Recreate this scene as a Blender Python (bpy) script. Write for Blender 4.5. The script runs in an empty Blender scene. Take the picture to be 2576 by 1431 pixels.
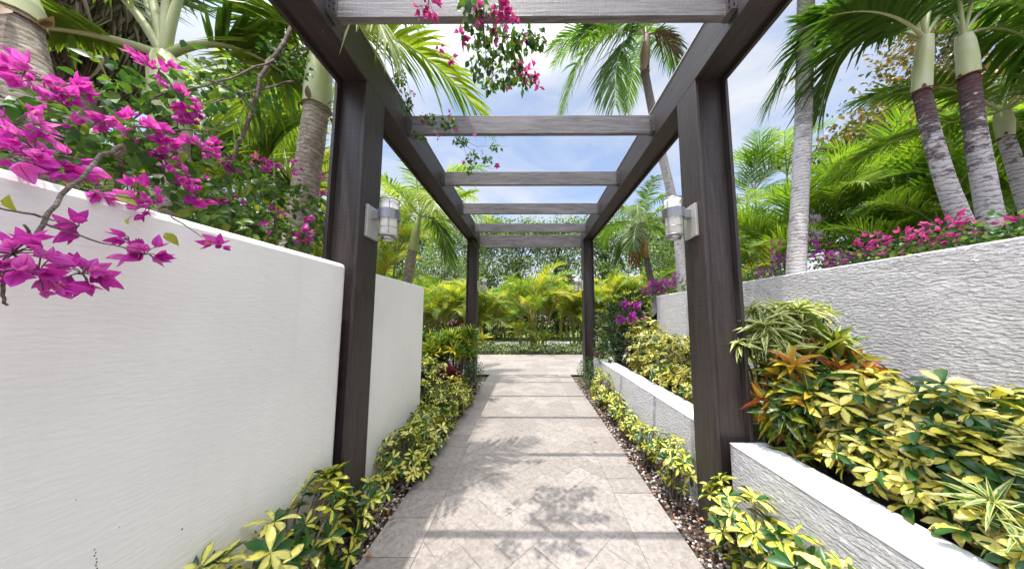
import bpy, math, random
import numpy as np
from mathutils import Matrix, Vector

# ------------------------------------------------------------------ camera, sky, sun
SC = bpy.context.scene
COL = SC.collection
R_ = math.radians
CAM_F, CAM_YAW, CAM_PITCH, CAM_ROLL = 733.5, .0052, .0914, .0007     # focal length in px of a 2821 px wide frame
CAM_Z = 1.494

def cam_axes():
    a, b, c = CAM_YAW, CAM_PITCH, CAM_ROLL
    rz = np.array([[math.cos(a), math.sin(a), 0], [-math.sin(a), math.cos(a), 0], [0, 0, 1]])
    rx = np.array([[1, 0, 0], [0, math.cos(b), math.sin(b)], [0, -math.sin(b), math.cos(b)]])
    ro = np.array([[math.cos(c), -math.sin(c), 0], [math.sin(c), math.cos(c), 0], [0, 0, 1]])
    return ro @ np.array([[1, 0, 0], [0, 0, -1], [0, 1, 0]]) @ rx @ rz
AX = cam_axes()
cam = bpy.data.cameras.new('camera')
cam.sensor_width = 36
cam.lens = 36 * CAM_F / 2821
cam.shift_x = -45.7 / 2821
cam.shift_y = 21.0 / 2821
cam.clip_start = .02
cam.clip_end = 3000
co = bpy.data.objects.new('camera', cam)
COL.objects.link(co)
m = Matrix.Identity(4)
for i in range(3):
    m[i][0], m[i][1], m[i][2] = AX[0][i], -AX[1][i], -AX[2][i]
m[2][3] = CAM_Z
co.matrix_world = m
SC.camera = co

SUN_DIR = Vector((-.139, -.131, 1)).normalized()
sun = bpy.data.lights.new('sun', 'SUN')
sun.energy = 3.3
sun.angle = R_(.53)
sun.color = (1, .945, .86)
so = bpy.data.objects.new('sun', sun)
so.rotation_euler = SUN_DIR.to_track_quat('Z', 'Y').to_euler()
so.location = SUN_DIR * 40
COL.objects.link(so)

W = bpy.data.worlds.new('World')
SC.world = W
W.use_nodes = True
nt = W.node_tree
nt.nodes.clear()
def wn(t, **k):
    n = nt.nodes.new(t)
    for a, b in k.items():
        setattr(n, a, b)
    return n
out = wn('ShaderNodeOutputWorld')
bg = wn('ShaderNodeBackground')
bg.inputs[1].default_value = .13
sky = wn('ShaderNodeTexSky', sky_type='NISHITA', sun_disc=False, sun_elevation=math.asin(SUN_DIR.z),
         sun_rotation=math.atan2(SUN_DIR.x, SUN_DIR.y), air_density=1.0, dust_density=.3, ozone_density=2.0)
tc = wn('ShaderNodeTexCoord')
mp = wn('ShaderNodeMapping')
mp.inputs['Scale'].default_value = (1.3, 2.2, 3.4)
mp.inputs['Rotation'].default_value = (.2, .3, .5)
nz = wn('ShaderNodeTexNoise')
nz.inputs['Scale'].default_value = 1.5
nz.inputs['Detail'].default_value = 9
nz.inputs['Roughness'].default_value = .55
nz.inputs['Distortion'].default_value = .5
cr = wn('ShaderNodeValToRGB')
cr.color_ramp.elements[0].position = .38
cr.color_ramp.elements[0].color = (.20, .20, .20, 1)
cr.color_ramp.elements[1].position = .66
cr.color_ramp.elements[1].color = (.93, .93, .93, 1)
mx = wn('ShaderNodeMix', data_type='RGBA')
mx.inputs['B'].default_value = (3.75, 3.8, 3.95, 1)
lk = nt.links.new
lk(tc.outputs['Generated'], mp.inputs[0]); lk(mp.outputs[0], nz.inputs['Vector'])
sz = wn('ShaderNodeSeparateXYZ')
hz_ = wn('ShaderNodeMapRange', interpolation_type='SMOOTHSTEP')
for k_, v_ in zip(('From Min', 'From Max', 'To Min', 'To Max'), (.08, .42, 1., 0.)):
    hz_.inputs[k_].default_value = v_
mm_ = wn('ShaderNodeMath', operation='MAXIMUM')
lk(tc.outputs['Generated'], sz.inputs[0]); lk(sz.outputs[2], hz_.inputs['Value'])
lk(nz.outputs['Fac'], cr.inputs[0]); lk(cr.outputs[0], mm_.inputs[0]); lk(hz_.outputs[0], mm_.inputs[1]); lk(mm_.outputs[0], mx.inputs['Factor'])
# sky brightened around the sun, out of frame, as added fill light
dt = wn('ShaderNodeVectorMath', operation='DOT_PRODUCT')
dt.inputs[1].default_value = SUN_DIR
gv = wn('ShaderNodeCombineXYZ')
ml = wn('ShaderNodeVectorMath', operation='MULTIPLY')
lk(tc.outputs['Generated'], dt.inputs[0])
for c_, top in enumerate((9.2, 8.3, 7.0)):                      # whiter and warmer towards the sun
    gl = wn('ShaderNodeMapRange', interpolation_type='SMOOTHSTEP')
    for k_, v_ in zip(('From Min', 'From Max', 'To Min', 'To Max'), (.55, 1., 1., top)):
        gl.inputs[k_].default_value = v_
    lk(dt.outputs['Value'], gl.inputs['Value']); lk(gl.outputs[0], gv.inputs[c_])
lk(sky.outputs[0], mx.inputs['A']); lk(mx.outputs['Result'], ml.inputs[0]); lk(gv.outputs[0], ml.inputs[1])
lk(ml.outputs[0], bg.inputs[0]); lk(bg.outputs[0], out.inputs[0])

SC.view_settings.view_transform = 'Standard'
SC.view_settings.look = 'None'
SC.view_settings.exposure = .95
SC.view_settings.gamma = 1
SC.cycles.max_bounces = 8
SC.cycles.transparent_max_bounces = 4

PXS = 2821 / 2576
def px(X, Y, x=None, y=None, z=None):
    """world point seen at (X, Y) of a 2576x1431 view of the photograph, on the plane x, y or z = const"""
    d = AX.T @ np.array([(X * PXS - 1456.2) / CAM_F, (Y * PXS - 804.5) / CAM_F, 1.])
    t = x / d[0] if x is not None else y / d[1] if y is not None else (z - CAM_Z) / d[2]
    return d * t + np.array([0, 0, CAM_Z])

# ------------------------------------------------------------------ helpers
rng = np.random.default_rng(7)
random.seed(7)
V3 = lambda *a: np.array(a, float)
def nrm(a):
    a = np.asarray(a, float)
    return a / np.maximum(np.linalg.norm(a, axis=-1, keepdims=True), 1e-9)

class MB:
    """collects geometry (with uv, a random tone per piece and a material slot) for ONE mesh object"""
    def __init__(s):
        s.v, s.f, s.uv, s.r, s.m, s.n = [], [], [], [], [], 0
    def add(s, v, f, uv=None, r=.5, m=0):
        v = np.asarray(v, float).reshape(-1, 3)
        k = len(v)
        s.v.append(v)
        f = np.asarray(f, int)
        s.f.append(f + s.n)
        s.uv.append(np.zeros((k, 2)) if uv is None else np.asarray(uv, float).reshape(-1, 2))
        s.r.append(np.full(k, r) if np.isscalar(r) else np.asarray(r, float).ravel())
        s.m.append(np.full(len(f), m, int))
        s.n += k
    def box(s, x0, x1, y0, y1, z0, z1, m=0, r=.5, bev=0):
        v = [(x, y, z) for x in (x0, x1) for y in (y0, y1) for z in (z0, z1)]
        f = [(0, 1, 3, 2), (4, 6, 7, 5), (0, 4, 5, 1), (2, 3, 7, 6), (0, 2, 6, 4), (1, 5, 7, 3)]
        s.add(v, f, None, r, m)
    def tube(s, P, rad, n=8, m=0, r=.5, cap=True, vscale=1.):
        P = np.asarray(P, float)
        K = len(P)
        rad = np.full(K, rad) if np.isscalar(rad) else np.asarray(rad, float)
        T = nrm(np.gradient(P, axis=0))
        ref = V3(0, 1, 0) if abs(T[0][2]) > .8 else V3(0, 0, 1)
        A = nrm(np.cross(np.broadcast_to(ref, T.shape), T))
        B = np.cross(T, A)
        th = np.linspace(0, 2 * np.pi, n, endpoint=False)
        ring = P[:, None] + rad[:, None, None] * (np.cos(th)[None, :, None] * A[:, None] + np.sin(th)[None, :, None] * B[:, None])
        L = np.concatenate([[0], np.cumsum(np.linalg.norm(np.diff(P, axis=0), axis=1))]) * vscale
        uv = np.stack([np.broadcast_to(th / 6.283, (K, n)), np.broadcast_to(L[:, None], (K, n))], -1)
        f = []
        for i in range(K - 1):
            for j in range(n):
                a, b = i * n + j, i * n + (j + 1) % n
                f.append((a, b, b + n, a + n))
        s.add(ring, f, uv, r, m)
        if cap:
            for i, rev in ((0, True), (K - 1, False)):
                c = list(range(n))
                vv = np.vstack([ring[i], P[i]])
                ff = [((j + 1) % n, j, n, n) if rev else (j, (j + 1) % n, n, n) for j in range(n)]
                s.tri(vv, [q[:3] for q in ff], m, r)
    def tri(s, v, f, m=0, r=.5):
        s.add(v, np.asarray(f, int).reshape(-1, 3), None, r, m)
    def build(s, name, mats, parent=None, origin=None, smooth=True):
        me = bpy.data.meshes.new(name)
        if s.n:
            V = np.concatenate(s.v)
            if origin is not None:
                V = V - np.asarray(origin, float)
            nf = sum(len(f) for f in s.f)
            sizes = np.concatenate([np.full(len(f), f.shape[1]) for f in s.f if len(f)])
            loops = np.concatenate([f.ravel() for f in s.f if len(f)])
            me.vertices.add(len(V)); me.vertices.foreach_set('co', V.ravel())
            me.loops.add(len(loops)); me.loops.foreach_set('vertex_index', loops.astype(np.int32))
            me.polygons.add(nf)
            me.polygons.foreach_set('loop_start', np.concatenate([[0], np.cumsum(sizes)[:-1]]).astype(np.int32))
            me.polygons.foreach_set('loop_total', sizes.astype(np.int32))
            me.polygons.foreach_set('material_index', np.concatenate(s.m).astype(np.int32))
            me.polygons.foreach_set('use_smooth', np.full(nf, smooth))
            u = me.uv_layers.new(name='UVMap')
            u.data.foreach_set('uv', np.concatenate(s.uv)[loops].ravel())
            a = me.attributes.new('tone', 'FLOAT', 'POINT')
            a.data.foreach_set('value', np.concatenate(s.r).astype(np.float32))
            me.update(calc_edges=True)
            me.validate()
        for mm in (mats if isinstance(mats, (list, tuple)) else [mats]):
            me.materials.append(mm)
        o = bpy.data.objects.new(name, me)
        COL.objects.link(o)
        if parent is not None:
            o.parent = parent
        return o

def tag(o, label=None, cat=None, group=None, kind=None):
    if label: o['label'] = label
    if cat: o['category'] = cat
    if group: o['group'] = group
    if kind: o['kind'] = kind
    return o

def thing(name, label, cat, loc, group=None):
    o = bpy.data.objects.new(name, None)
    o.location = [float(c) for c in loc]
    o.empty_display_size = .1
    COL.objects.link(o)
    return tag(o, label, cat, group)

def solid(name, mats, boxes, parent=None, origin=None, bevel=0):
    b = MB()
    for q in boxes:
        b.box(*q)
    o = b.build(name, mats, parent, origin, smooth=False)
    if bevel:
        md = o.modifiers.new('bevel', 'BEVEL')
        md.width = bevel; md.segments = 2; md.limit_method = 'ANGLE'
    return o

def place(o, base):
    o.location = [float(c) for c in base]
    return o

# ------------------------------------------------------------------ materials
class NT:
    def __init__(s, name):
        s.mat = bpy.data.materials.new(name)
        s.mat.use_nodes = True
        s.t = s.mat.node_tree
        s.t.nodes.clear()
        s.out = s.t.nodes.new('ShaderNodeOutputMaterial')
    def n(s, typ, ins=None, **k):
        nd = s.t.nodes.new(typ)
        for a, b in k.items():
            setattr(nd, a, b)
        for a, b in (ins or {}).items():
            s.set(nd, a, b)
        return nd
    def set(s, nd, key, val):
        sock = nd.inputs[key]
        if isinstance(val, bpy.types.NodeSocket):
            s.t.links.new(val, sock)
        else:
            if isinstance(val, tuple) and len(val) == 3 and sock.type == 'RGBA':
                val = val + (1,)
            sock.default_value = val
    def ramp(s, fac, stops, interp='LINEAR'):
        nd = s.n('ShaderNodeValToRGB', {0: fac})
        r = nd.color_ramp
        r.interpolation = interp
        while len(r.elements) < len(stops):
            r.elements.new(.5)
        for e, (p, c) in zip(r.elements, stops):
            e.position = p
            e.color = (c if isinstance(c, tuple) else (c, c, c)) + (1,)
        return nd.outputs[0]
    def mix(s, fac, a, b, mode='MIX'):
        nd = s.n('ShaderNodeMix', data_type='RGBA', blend_type=mode)
        s.set(nd, 'Factor', fac); s.set(nd, 'A', a); s.set(nd, 'B', b)
        return nd.outputs['Result']
    def math(s, op, a, b=0.):
        nd = s.n('ShaderNodeMath', operation=op)
        s.set(nd, 0, a); s.set(nd, 1, b)
        return nd.outputs[0]
    def co(s, scale=(1, 1, 1), kind='Object', rot=(0, 0, 0)):
        c = s.n('ShaderNodeTexCoord').outputs[kind]
        mp = s.n('ShaderNodeMapping', {0: c})
        mp.inputs['Scale'].default_value = scale
        mp.inputs['Rotation'].default_value = rot
        return mp.outputs[0]
    def noise(s, vec, scale, detail=5, rough=.55, dist=0.):
        return s.n('ShaderNodeTexNoise', {'Vector': vec, 'Scale': scale, 'Detail': detail, 'Roughness': rough, 'Distortion': dist}).outputs['Fac']
    def bump(s, h, strength, dist, normal=None):
        nd = s.n('ShaderNodeBump', {'Height': h, 'Strength': strength, 'Distance': dist})
        if normal is not None:
            s.set(nd, 'Normal', normal)
        return nd.outputs[0]
    def attr(s, name='tone'):
        return s.n('ShaderNodeAttribute', attribute_name=name).outputs['Fac']
    def uv(s):
        sp = s.n('ShaderNodeSeparateXYZ', {0: s.n('ShaderNodeTexCoord').outputs['UV']})
        return sp.outputs[0], sp.outputs[1]
    def done(s, col, rough=.6, normal=None, metal=0., spec=.5, trans=0., tcol=None, **extra):
        p = s.n('ShaderNodeBsdfPrincipled', {'Base Color': col, 'Roughness': rough, 'Metallic': metal, 'Specular IOR Level': spec})
        if normal is not None:
            s.set(p, 'Normal', normal)
        for k, v in extra.items():
            s.set(p, k, v)
        sh = p.outputs[0]
        if trans:
            tr = s.n('ShaderNodeBsdfTranslucent', {0: tcol if tcol is not None else col})
            if normal is not None:
                s.set(tr, 'Normal', normal)
            mxs = s.n('ShaderNodeMixShader', {0: trans, 1: sh, 2: tr.outputs[0]})
            sh = mxs.outputs[0]
        s.t.links.new(sh, s.out.inputs[0])
        return s.mat

def simple(name, col, rough=.6, metal=0., var=.25, scale=8., spec=.5, bump=0.):
    t = NT(name)
    c = t.co()
    n = t.noise(c, scale, 6)
    cc = t.mix(n, tuple(x * (1 - var) for x in col), tuple(min(1, x * (1 + var)) for x in col))
    nn = t.bump(t.noise(c, scale * 5, 4), bump, .01) if bump else None
    return t.done(cc, rough, nn, metal, spec)

def wood(name, scale, c0, c1, worn):
    t = NT(name)
    g = t.noise(t.co(scale), 3.6, 8, .62, .5)
    g2 = t.noise(t.co(tuple(q * .2 + .7 for q in scale)), 1.7, 5, .6)
    spk = t.noise(t.co(), 150, 3, .6)
    saw = t.noise(t.co(tuple(90 if q < 5 else 4 for q in scale)), 1.6, 3, .6)
    col = t.mix(t.ramp(g, [(.40, .0), (.58, 1.)]), c0, c1)
    col = t.mix(t.math('MULTIPLY', t.ramp(g2, [(.5, 0.), (.8, 1.)]), worn), col, tuple(q * 1.8 for q in c1))
    col = t.mix(t.ramp(spk, [(.66, 0.), (.76, worn)]), col, tuple(q * 2.4 for q in c1))
    col = t.mix(t.ramp(g, [(.30, .7), (.36, 0.)]), col, tuple(q * .4 for q in c0))
    b = t.bump(g, .5, .004)
    b = t.bump(saw, .6, .004, b)
    b = t.bump(spk, .35, .003, b)
    return t.done(col, t.ramp(g2, [(.3, .45), (.7, .62)]), b, 0, .5)
_w0, _w1 = (.028, .020, .0175), (.044, .033, .031)
WOODZ, WOODY = wood('stained_wood_upright', (16, 16, 1.), _w0, _w1, .5), wood('stained_wood_along', (16, 1., 16), _w0, _w1, .45)
WOODX = wood('sunlit_tone_wood_across', (1., 16, 16), (.078, .068, .069), (.155, .14, .142), .6)  # same stained wood, lightened: sunlight on the rafter fronts put into the colour

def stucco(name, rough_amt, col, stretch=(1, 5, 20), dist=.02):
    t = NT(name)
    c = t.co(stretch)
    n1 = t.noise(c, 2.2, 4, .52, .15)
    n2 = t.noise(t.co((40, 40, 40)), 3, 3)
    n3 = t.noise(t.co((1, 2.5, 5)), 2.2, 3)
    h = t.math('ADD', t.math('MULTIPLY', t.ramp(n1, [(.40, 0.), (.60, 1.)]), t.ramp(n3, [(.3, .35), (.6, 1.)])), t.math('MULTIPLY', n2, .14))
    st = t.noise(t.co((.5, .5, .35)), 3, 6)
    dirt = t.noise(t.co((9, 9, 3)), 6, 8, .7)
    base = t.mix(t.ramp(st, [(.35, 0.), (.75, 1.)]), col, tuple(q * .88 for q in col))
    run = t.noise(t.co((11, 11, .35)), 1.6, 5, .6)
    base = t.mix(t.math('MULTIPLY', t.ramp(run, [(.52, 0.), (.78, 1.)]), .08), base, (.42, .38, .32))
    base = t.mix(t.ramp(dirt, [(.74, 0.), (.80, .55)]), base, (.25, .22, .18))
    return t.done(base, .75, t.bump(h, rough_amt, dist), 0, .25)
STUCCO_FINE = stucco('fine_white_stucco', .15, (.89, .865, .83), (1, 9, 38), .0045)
STUCCO_ROUGH = stucco('dragged_white_stucco', .9, (.66, .64, .675), (1, 12.5, 36), .016)  # white stucco greyed: shade of its relief under grazing sun put into the colour
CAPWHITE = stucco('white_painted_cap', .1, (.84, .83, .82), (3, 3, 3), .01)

def paving():
    t = NT('travertine_paver')
    c = t.co()
    tone = t.attr()
    big = t.noise(c, 2.3, 6, .6)
    vein = t.noise(t.co((1, 1, 1), rot=(0, 0, .6)), 26, 9, .75, .8)
    pit = t.noise(c, 75, 5, .7)
    col = t.mix(tone, (.222, .199, .182), (.305, .277, .256))
    col = t.mix(t.ramp(vein, [(.38, .7), (.53, 0.)]), col, (.135, .115, .10))
    col = t.mix(t.ramp(vein, [(.55, 0.), (.70, .6)]), col, (.40, .37, .345))
    col = t.mix(t.ramp(big, [(.4, 0.), (.7, .3)]), col, (.21, .185, .165))
    col = t.mix(t.ramp(pit, [(.28, .8), (.37, 0.)]), col, (.08, .07, .064))
    return t.done(col, t.ramp(big, [(.3, .5), (.7, .75)]), t.bump(t.math('ADD', vein, t.math('MULTIPLY', pit, .5)), .3, .003), 0, .35)
PAVER = paving()
GROUT = simple('sandy_grout', (.16, .135, .115), .95, var=.4, scale=30)
SOIL = simple('brown_mulch_soil', (.075, .05, .035), .95, var=.6, scale=25, bump=.8)
METAL = simple('brushed_steel', (.42, .41, .41), .30, .95, var=.08, scale=30)
METAL_PLATE = simple('pale_brushed_plate', (.62, .60, .58), .42, .55, var=.06, scale=30)
BRACKET = simple('painted_steel_hanger', (.085, .075, .078), .5, 0, var=.3, scale=20)
DARK = simple('dark_bolt', (.02, .018, .018), .5, .3)

def glass_white():
    t = NT('frosted_white_glass')
    n = t.noise(t.co(), 18, 3)
    return t.done(t.mix(n, (.94, .92, .87), (.96, .95, .92)), .3, None, 0, .4, .1)
GLASS = glass_white()

def leaf(name, stops, trans=.3, rough=.42, tgain=1.35, midrib=None, margin=None, mpos=.3, spots=None, spec=.5, tip=False, streak=None):
    """stops: tone ramp; margin: colour along both edges (uv u), midrib: colour along the middle"""
    t = NT(name)
    u, v = t.uv()
    tone = t.attr()
    col = t.ramp(tone, stops)
    n = t.noise(t.co((1, 1, 1)), 55, 3)
    edge = t.math('MULTIPLY', t.math('ABSOLUTE', t.math('SUBTRACT', u, .5)), 2.)
    if margin:
        e2 = t.math('ADD', edge, t.math('MULTIPLY', t.math('SUBTRACT', n, .5), 1.5))
        col = t.mix(t.ramp(e2, [(mpos, 0.), (mpos + .12, 1.)]), col, t.ramp(tone, margin))
    if spots:
        sn = t.noise(t.co((1, 1, 1)), 42, 2)
        col = t.mix(t.ramp(sn, [(.52, 0.), (.58, 1.)]), col, t.ramp(tone, spots))
    if tip:
        tb = t.math('MULTIPLY', t.ramp(v, [(.72, 0.), (.98, 1.)]), t.ramp(t.noise(t.co(), 23, 2), [(.5, 0.), (.62, 1.)]))
        col = t.mix(tb, col, (.16, .075, .025))
    if midrib:
        col = t.mix(t.ramp(edge, [(.06, .8), (.16, 0.)]), col, midrib)
    col = t.mix(t.math('MULTIPLY', t.ramp(n, [(.4, 0.), (.8, 1.)]), .3), col, t.mix(.5, col, (.02, .03, .008)))
    if streak:
        sv = t.n('ShaderNodeCombineXYZ', {0: t.math('MULTIPLY', u, 9.), 1: t.math('MULTIPLY', v, 1.5), 2: t.math('MULTIPLY', tone, 40.)}).outputs[0]
        col = t.mix(t.math('MULTIPLY', t.ramp(t.noise(sv, 2.2, 4, .65), [(.35, 1.), (.6, 0.)]), .55), col, streak)
    g = t.n('ShaderNodeVectorMath', {0: col, 1: (tgain, tgain * 1.05, tgain * .65)}, operation='MULTIPLY').outputs[0]
    return t.done(col, rough, None, 0, spec, trans, g)

PALM = leaf('palm_leaflet', [(0., (.06, .125, .014)), (.5, (.15, .245, .022)), (1., (.33, .39, .034))], .45, .42)
PALM_DARK = leaf('dark_palm_leaflet', [(0., (.05, .115, .014)), (.5, (.115, .225, .02)), (1., (.27, .37, .03))], .42, .55, spec=.3)
ARECA = leaf('areca_leaflet', [(0., (.05, .11, .014)), (.45, (.15, .24, .022)), (.78, (.40, .40, .03)), (1., (.60, .43, .03))], .45, .45)
DEADFROND = leaf('dry_brown_leaflet', [(0., (.10, .055, .03)), (1., (.26, .16, .09))], .2, .7, 1.)
STALK = leaf('pale_green_stalk', [(0., (.30, .36, .12)), (1., (.48, .50, .26))], .05, .45, 1.)
YSTALK = leaf('yellow_stalk', [(0., (.30, .27, .05)), (1., (.42, .34, .07))], .05, .45, 1.)
SCHEF = leaf('variegated_umbrella_leaf', [(0., (.02, .085, .016)), (.22, (.03, .11, .018)), (.27, (.46, .46, .03)), (.6, (.68, .61, .085)), (1., (.80, .74, .21))], .22, .36,
             margin=[(0., (.02, .085, .016)), (.27, (.035, .12, .02)), (.66, (.06, .16, .025)), (1., (.60, .56, .2))], mpos=.62, tip=True)
SCHEF_PALE = leaf('pale_variegated_umbrella_leaf', [(0., (.02, .08, .016)), (.25, (.03, .10, .018)), (.3, (.50, .45, .05)), (.65, (.74, .62, .11)), (1., (.86, .79, .28))], .22, .38,
                  margin=[(0., (.02, .08, .016)), (.3, (.03, .10, .018)), (.7, (.08, .15, .03)), (1., (.64, .6, .3))], mpos=.74, tip=True)
BOUG = leaf('bougainvillea_leaf', [(0., (.022, .07, .015)), (.5, (.055, .135, .02)), (.85, (.15, .24, .028)), (1., (.34, .34, .03))], .36, .4)
BRACT = leaf('magenta_bract', [(0., (.52, .03, .42)), (.5, (.68, .08, .60)), (.93, (.78, .24, .70)), (.97, (.72, .26, .20)), (1., (.66, .34, .2))], .42, .55, 1.15, midrib=(.48, .02, .38), spec=.2, streak=(.46, .02, .36))
BRACT_PINK = leaf('deep_pink_bract', [(0., (.52, .04, .30)), (.6, (.68, .12, .45)), (.9, (.74, .26, .54)), (1., (.62, .26, .16))], .42, .55, 1.1, midrib=(.40, .02, .2), spec=.2, streak=(.42, .03, .2))
BRACT_PURPLE = leaf('purple_bract', [(0., (.30, .015, .33)), (.6, (.50, .05, .50)), (1., (.70, .26, .60))], .42, .55, 1.1, spec=.2)
CROTON = leaf('croton_leaf', [(0., (.018, .06, .014)), (.35, (.03, .09, .015)), (.5, (.10, .18, .02)), (.64, (.50, .40, .03)), (.85, (.50, .22, .04)), (1., (.30, .06, .02))], .25, .32,
              spots=[(0., (.05, .12, .02)), (.4, (.16, .20, .02)), (.6, (.55, .43, .04)), (1., (.40, .09, .03))], midrib=(.5, .38, .05))
CROTON_GREEN = leaf('yellow_veined_croton_leaf', [(0., (.035, .11, .016)), (.5, (.09, .21, .022)), (.8, (.28, .34, .03)), (1., (.62, .52, .05))], .32, .38,
                    spots=[(0., (.03, .10, .015)), (.6, (.22, .26, .03)), (1., (.5, .42, .05))])
SONG = leaf('cream_edged_strap_leaf', [(0., (.05, .14, .02)), (1., (.16, .27, .04))], .25, .4, margin=[(0., (.50, .48, .16)), (1., (.76, .73, .33))], mpos=.44)
OLEANDER = leaf('dark_glossy_leaf', [(0., (.014, .05, .014)), (.75, (.03, .09, .02)), (.9, (.12, .19, .03)), (1., (.42, .36, .04))], .2, .3)
CORDY = leaf('dark_red_leaf', [(0., (.035, .006, .01)), (1., (.13, .012, .02))], .25, .35, 1.1)
HEDGE = leaf('small_variegated_leaf', [(0., (.02, .075, .015)), (.55, (.04, .12, .02)), (.7, (.24, .28, .07)), (1., (.55, .53, .25))], .22, .42)
BOX = leaf('small_dark_leaf', [(0., (.014, .05, .012)), (1., (.05, .13, .025))], .2, .4)
TREE = leaf('tree_leaf', [(0., (.05, .10, .025)), (.6, (.125, .20, .045)), (1., (.26, .33, .09))], .48, .5)
MANGO = leaf('olive_brown_leaf', [(0., (.035, .06, .014)), (.45, (.09, .10, .02)), (.75, (.20, .13, .03)), (1., (.30, .17, .05))], .3, .4)
LITTER = leaf('fallen_orange_leaf', [(0., (.16, .05, .018)), (.6, (.36, .12, .035)), (1., (.42, .22, .10))], .1, .6, 1.)
BUDDRY = leaf('dry_bud', [(0., (.20, .09, .03)), (1., (.34, .18, .07))], .2, .7, 1.)
def bark(name, c0, c1, c2, ring=34., patch=.5, amp=.6, young=None, ymin=1.2, ymax=2.):
    """ringed bark; young: colour of the newest wood towards the top of the stem (uv v is the length along it)"""
    t = NT(name)
    u, v = t.uv()
    o = t.co()
    wob = t.noise(o, 9, 5, .65)
    w = t.n('ShaderNodeMath', {0: t.math('MULTIPLY', t.math('ADD', v, t.math('MULTIPLY', wob, .11)), ring * 6.283)}, operation='SINE').outputs[0]
    w01 = t.math('ADD', t.math('MULTIPLY', w, .5), .5)
    n = t.noise(t.co((12, 12, 45)), 2.5, 8, .75)
    n2 = t.noise(t.co((1, 1, 1.6)), 11, 8, .72)
    col = t.mix(t.ramp(n, [(.38, 0.), (.6, 1.)]), c0, c1)
    pt = t.math('ADD', n2, 0.)
    if young:
        hv = t.n('ShaderNodeMapRange', {'Value': v, 'From Min': ymin, 'From Max': ymax, 'To Min': .09, 'To Max': -.2}).outputs[0]
        pt = t.math('ADD', n2, hv)
        col = t.mix(t.ramp(t.n('ShaderNodeMapRange', {'Value': v, 'From Min': ymin + .2, 'From Max': ymax, 'To Min': 0., 'To Max': 1.}).outputs[0], [(.3, 0.), (1., .8)]), col, young)
    col = t.mix(t.ramp(pt, [(patch - .05, 0.), (patch + .05, 1.)]), col, c2)
    col = t.mix(t.ramp(w01, [(0., .55), (.22, 0.)]), col, tuple(q * .4 for q in c0))
    h = t.math('ADD', t.math('MULTIPLY', w01, .35), n)
    return t.done(col, .85, t.bump(h, amp, .010), 0, .2)
BARK_GREY = bark('ringed_grey_palm_bark', (.20, .18, .175), (.38, .355, .34), (.52, .49, .475), 30, .53, .6, (.13, .10, .095), 1.5, 2.7)
BARK_TALL = bark('ringed_pale_palm_bark', (.20, .18, .175), (.38, .355, .34), (.52, .49, .475), 30, .53, .6, (.13, .10, .09), 3.6, 5.6)
BARK_DARK = bark('mottled_dark_palm_bark', (.05, .034, .034), (.17, .14, .14), (.50, .47, .46), 26, .50, .6, (.10, .03, .028), .6, 1.6)
BARK_BROWN = bark('ringed_brown_palm_bark', (.20, .15, .115), (.36, .30, .24), (.42, .38, .32), 24, .52)
BARK_TREE = bark('tree_bark', (.10, .08, .06), (.20, .17, .14), (.26, .23, .2), 4, .6)
TWIG = bark('grey_brown_twig', (.10, .07, .055), (.20, .16, .13), (.26, .22, .19), 60, .55)
CANE = bark('ringed_green_cane', (.17, .18, .04), (.34, .31, .08), (.30, .17, .06), 9, .62, .3)
def shaft():
    t = NT('pale_green_crownshaft')
    u, v = t.uv()
    n = t.noise(t.co((18, 18, 1.2)), 2, 5, .6)
    n2 = t.noise(t.co(), 4, 4)
    col = t.mix(n, (.30, .34, .11), (.44, .46, .24))
    col = t.mix(t.ramp(n2, [(.45, 0.), (.75, .8)]), col, (.48, .48, .36))
    return t.done(col, .4, None, 0, .4)
SHAFT = shaft()
SHAFT_BROWN = simple('tan_brown_crownshaft', (.34, .23, .17), .6, var=.35, scale=9)
GRASS = simple('lawn_grass', (.10, .15, .03), .9, var=.5, scale=3)  # lawn green with random variation
ROAD = simple('pale_concrete_drive', (.42, .40, .38), .85, var=.12, scale=5)
PEBBLE = leaf('pebble', [(0., (.07, .04, .028)), (.5, (.19, .135, .105)), (.8, (.40, .35, .31)), (1., (.70, .67, .64))], 0., .8, 1.)

# ------------------------------------------------------------------ setting: ground, banks, path
def sheet(name, x0, x1, y0, y1, z, m):
    b = MB()
    b.add([(x0, y0, z), (x1, y0, z), (x1, y1, z), (x0, y1, z)], [(0, 1, 2, 3)])
    return tag(b.build(name, m, smooth=False), kind='structure')
sheet('ground', -600, 600, -400, 900, -.05, SOIL)
sheet('lawn', -60, 60, 16.8, 60, -.03, GRASS)
sheet('driveway', -60, 60, 12.2, 16.8, -.035, ROAD)

def bank(name, xs, ys, h):
    b = MB()
    X, Y = np.meshgrid(np.linspace(*xs), np.linspace(*ys), indexing='ij')
    Z = h(X, Y) + rng.normal(0, .015, X.shape)
    nx, ny = X.shape
    f = [(i * ny + j, (i + 1) * ny + j, (i + 1) * ny + j + 1, i * ny + j + 1) for i in range(nx - 1) for j in range(ny - 1)]
    b.add(np.stack([X, Y, Z], -1), f)
    return tag(b.build(name, SOIL), kind='structure')
sm = lambda t: np.clip(t, 0, 1) ** 2 * (3 - 2 * np.clip(t, 0, 1))
bank('raised_ground', (-14, -1.5, 40), (-4, 9, 40), lambda X, Y: 1.55 * (1 - sm((Y - 2.2) / 3.2)) * sm((-1.4 - X) / .1) - .06)
bank('planted_slope', (2.55, 14, 40), (-4, 11, 46), lambda X, Y: 1.80 * (1 - sm((Y - 4.6) / 4.)) - .06 + .1 * sm((X - 3) / 5))

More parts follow.
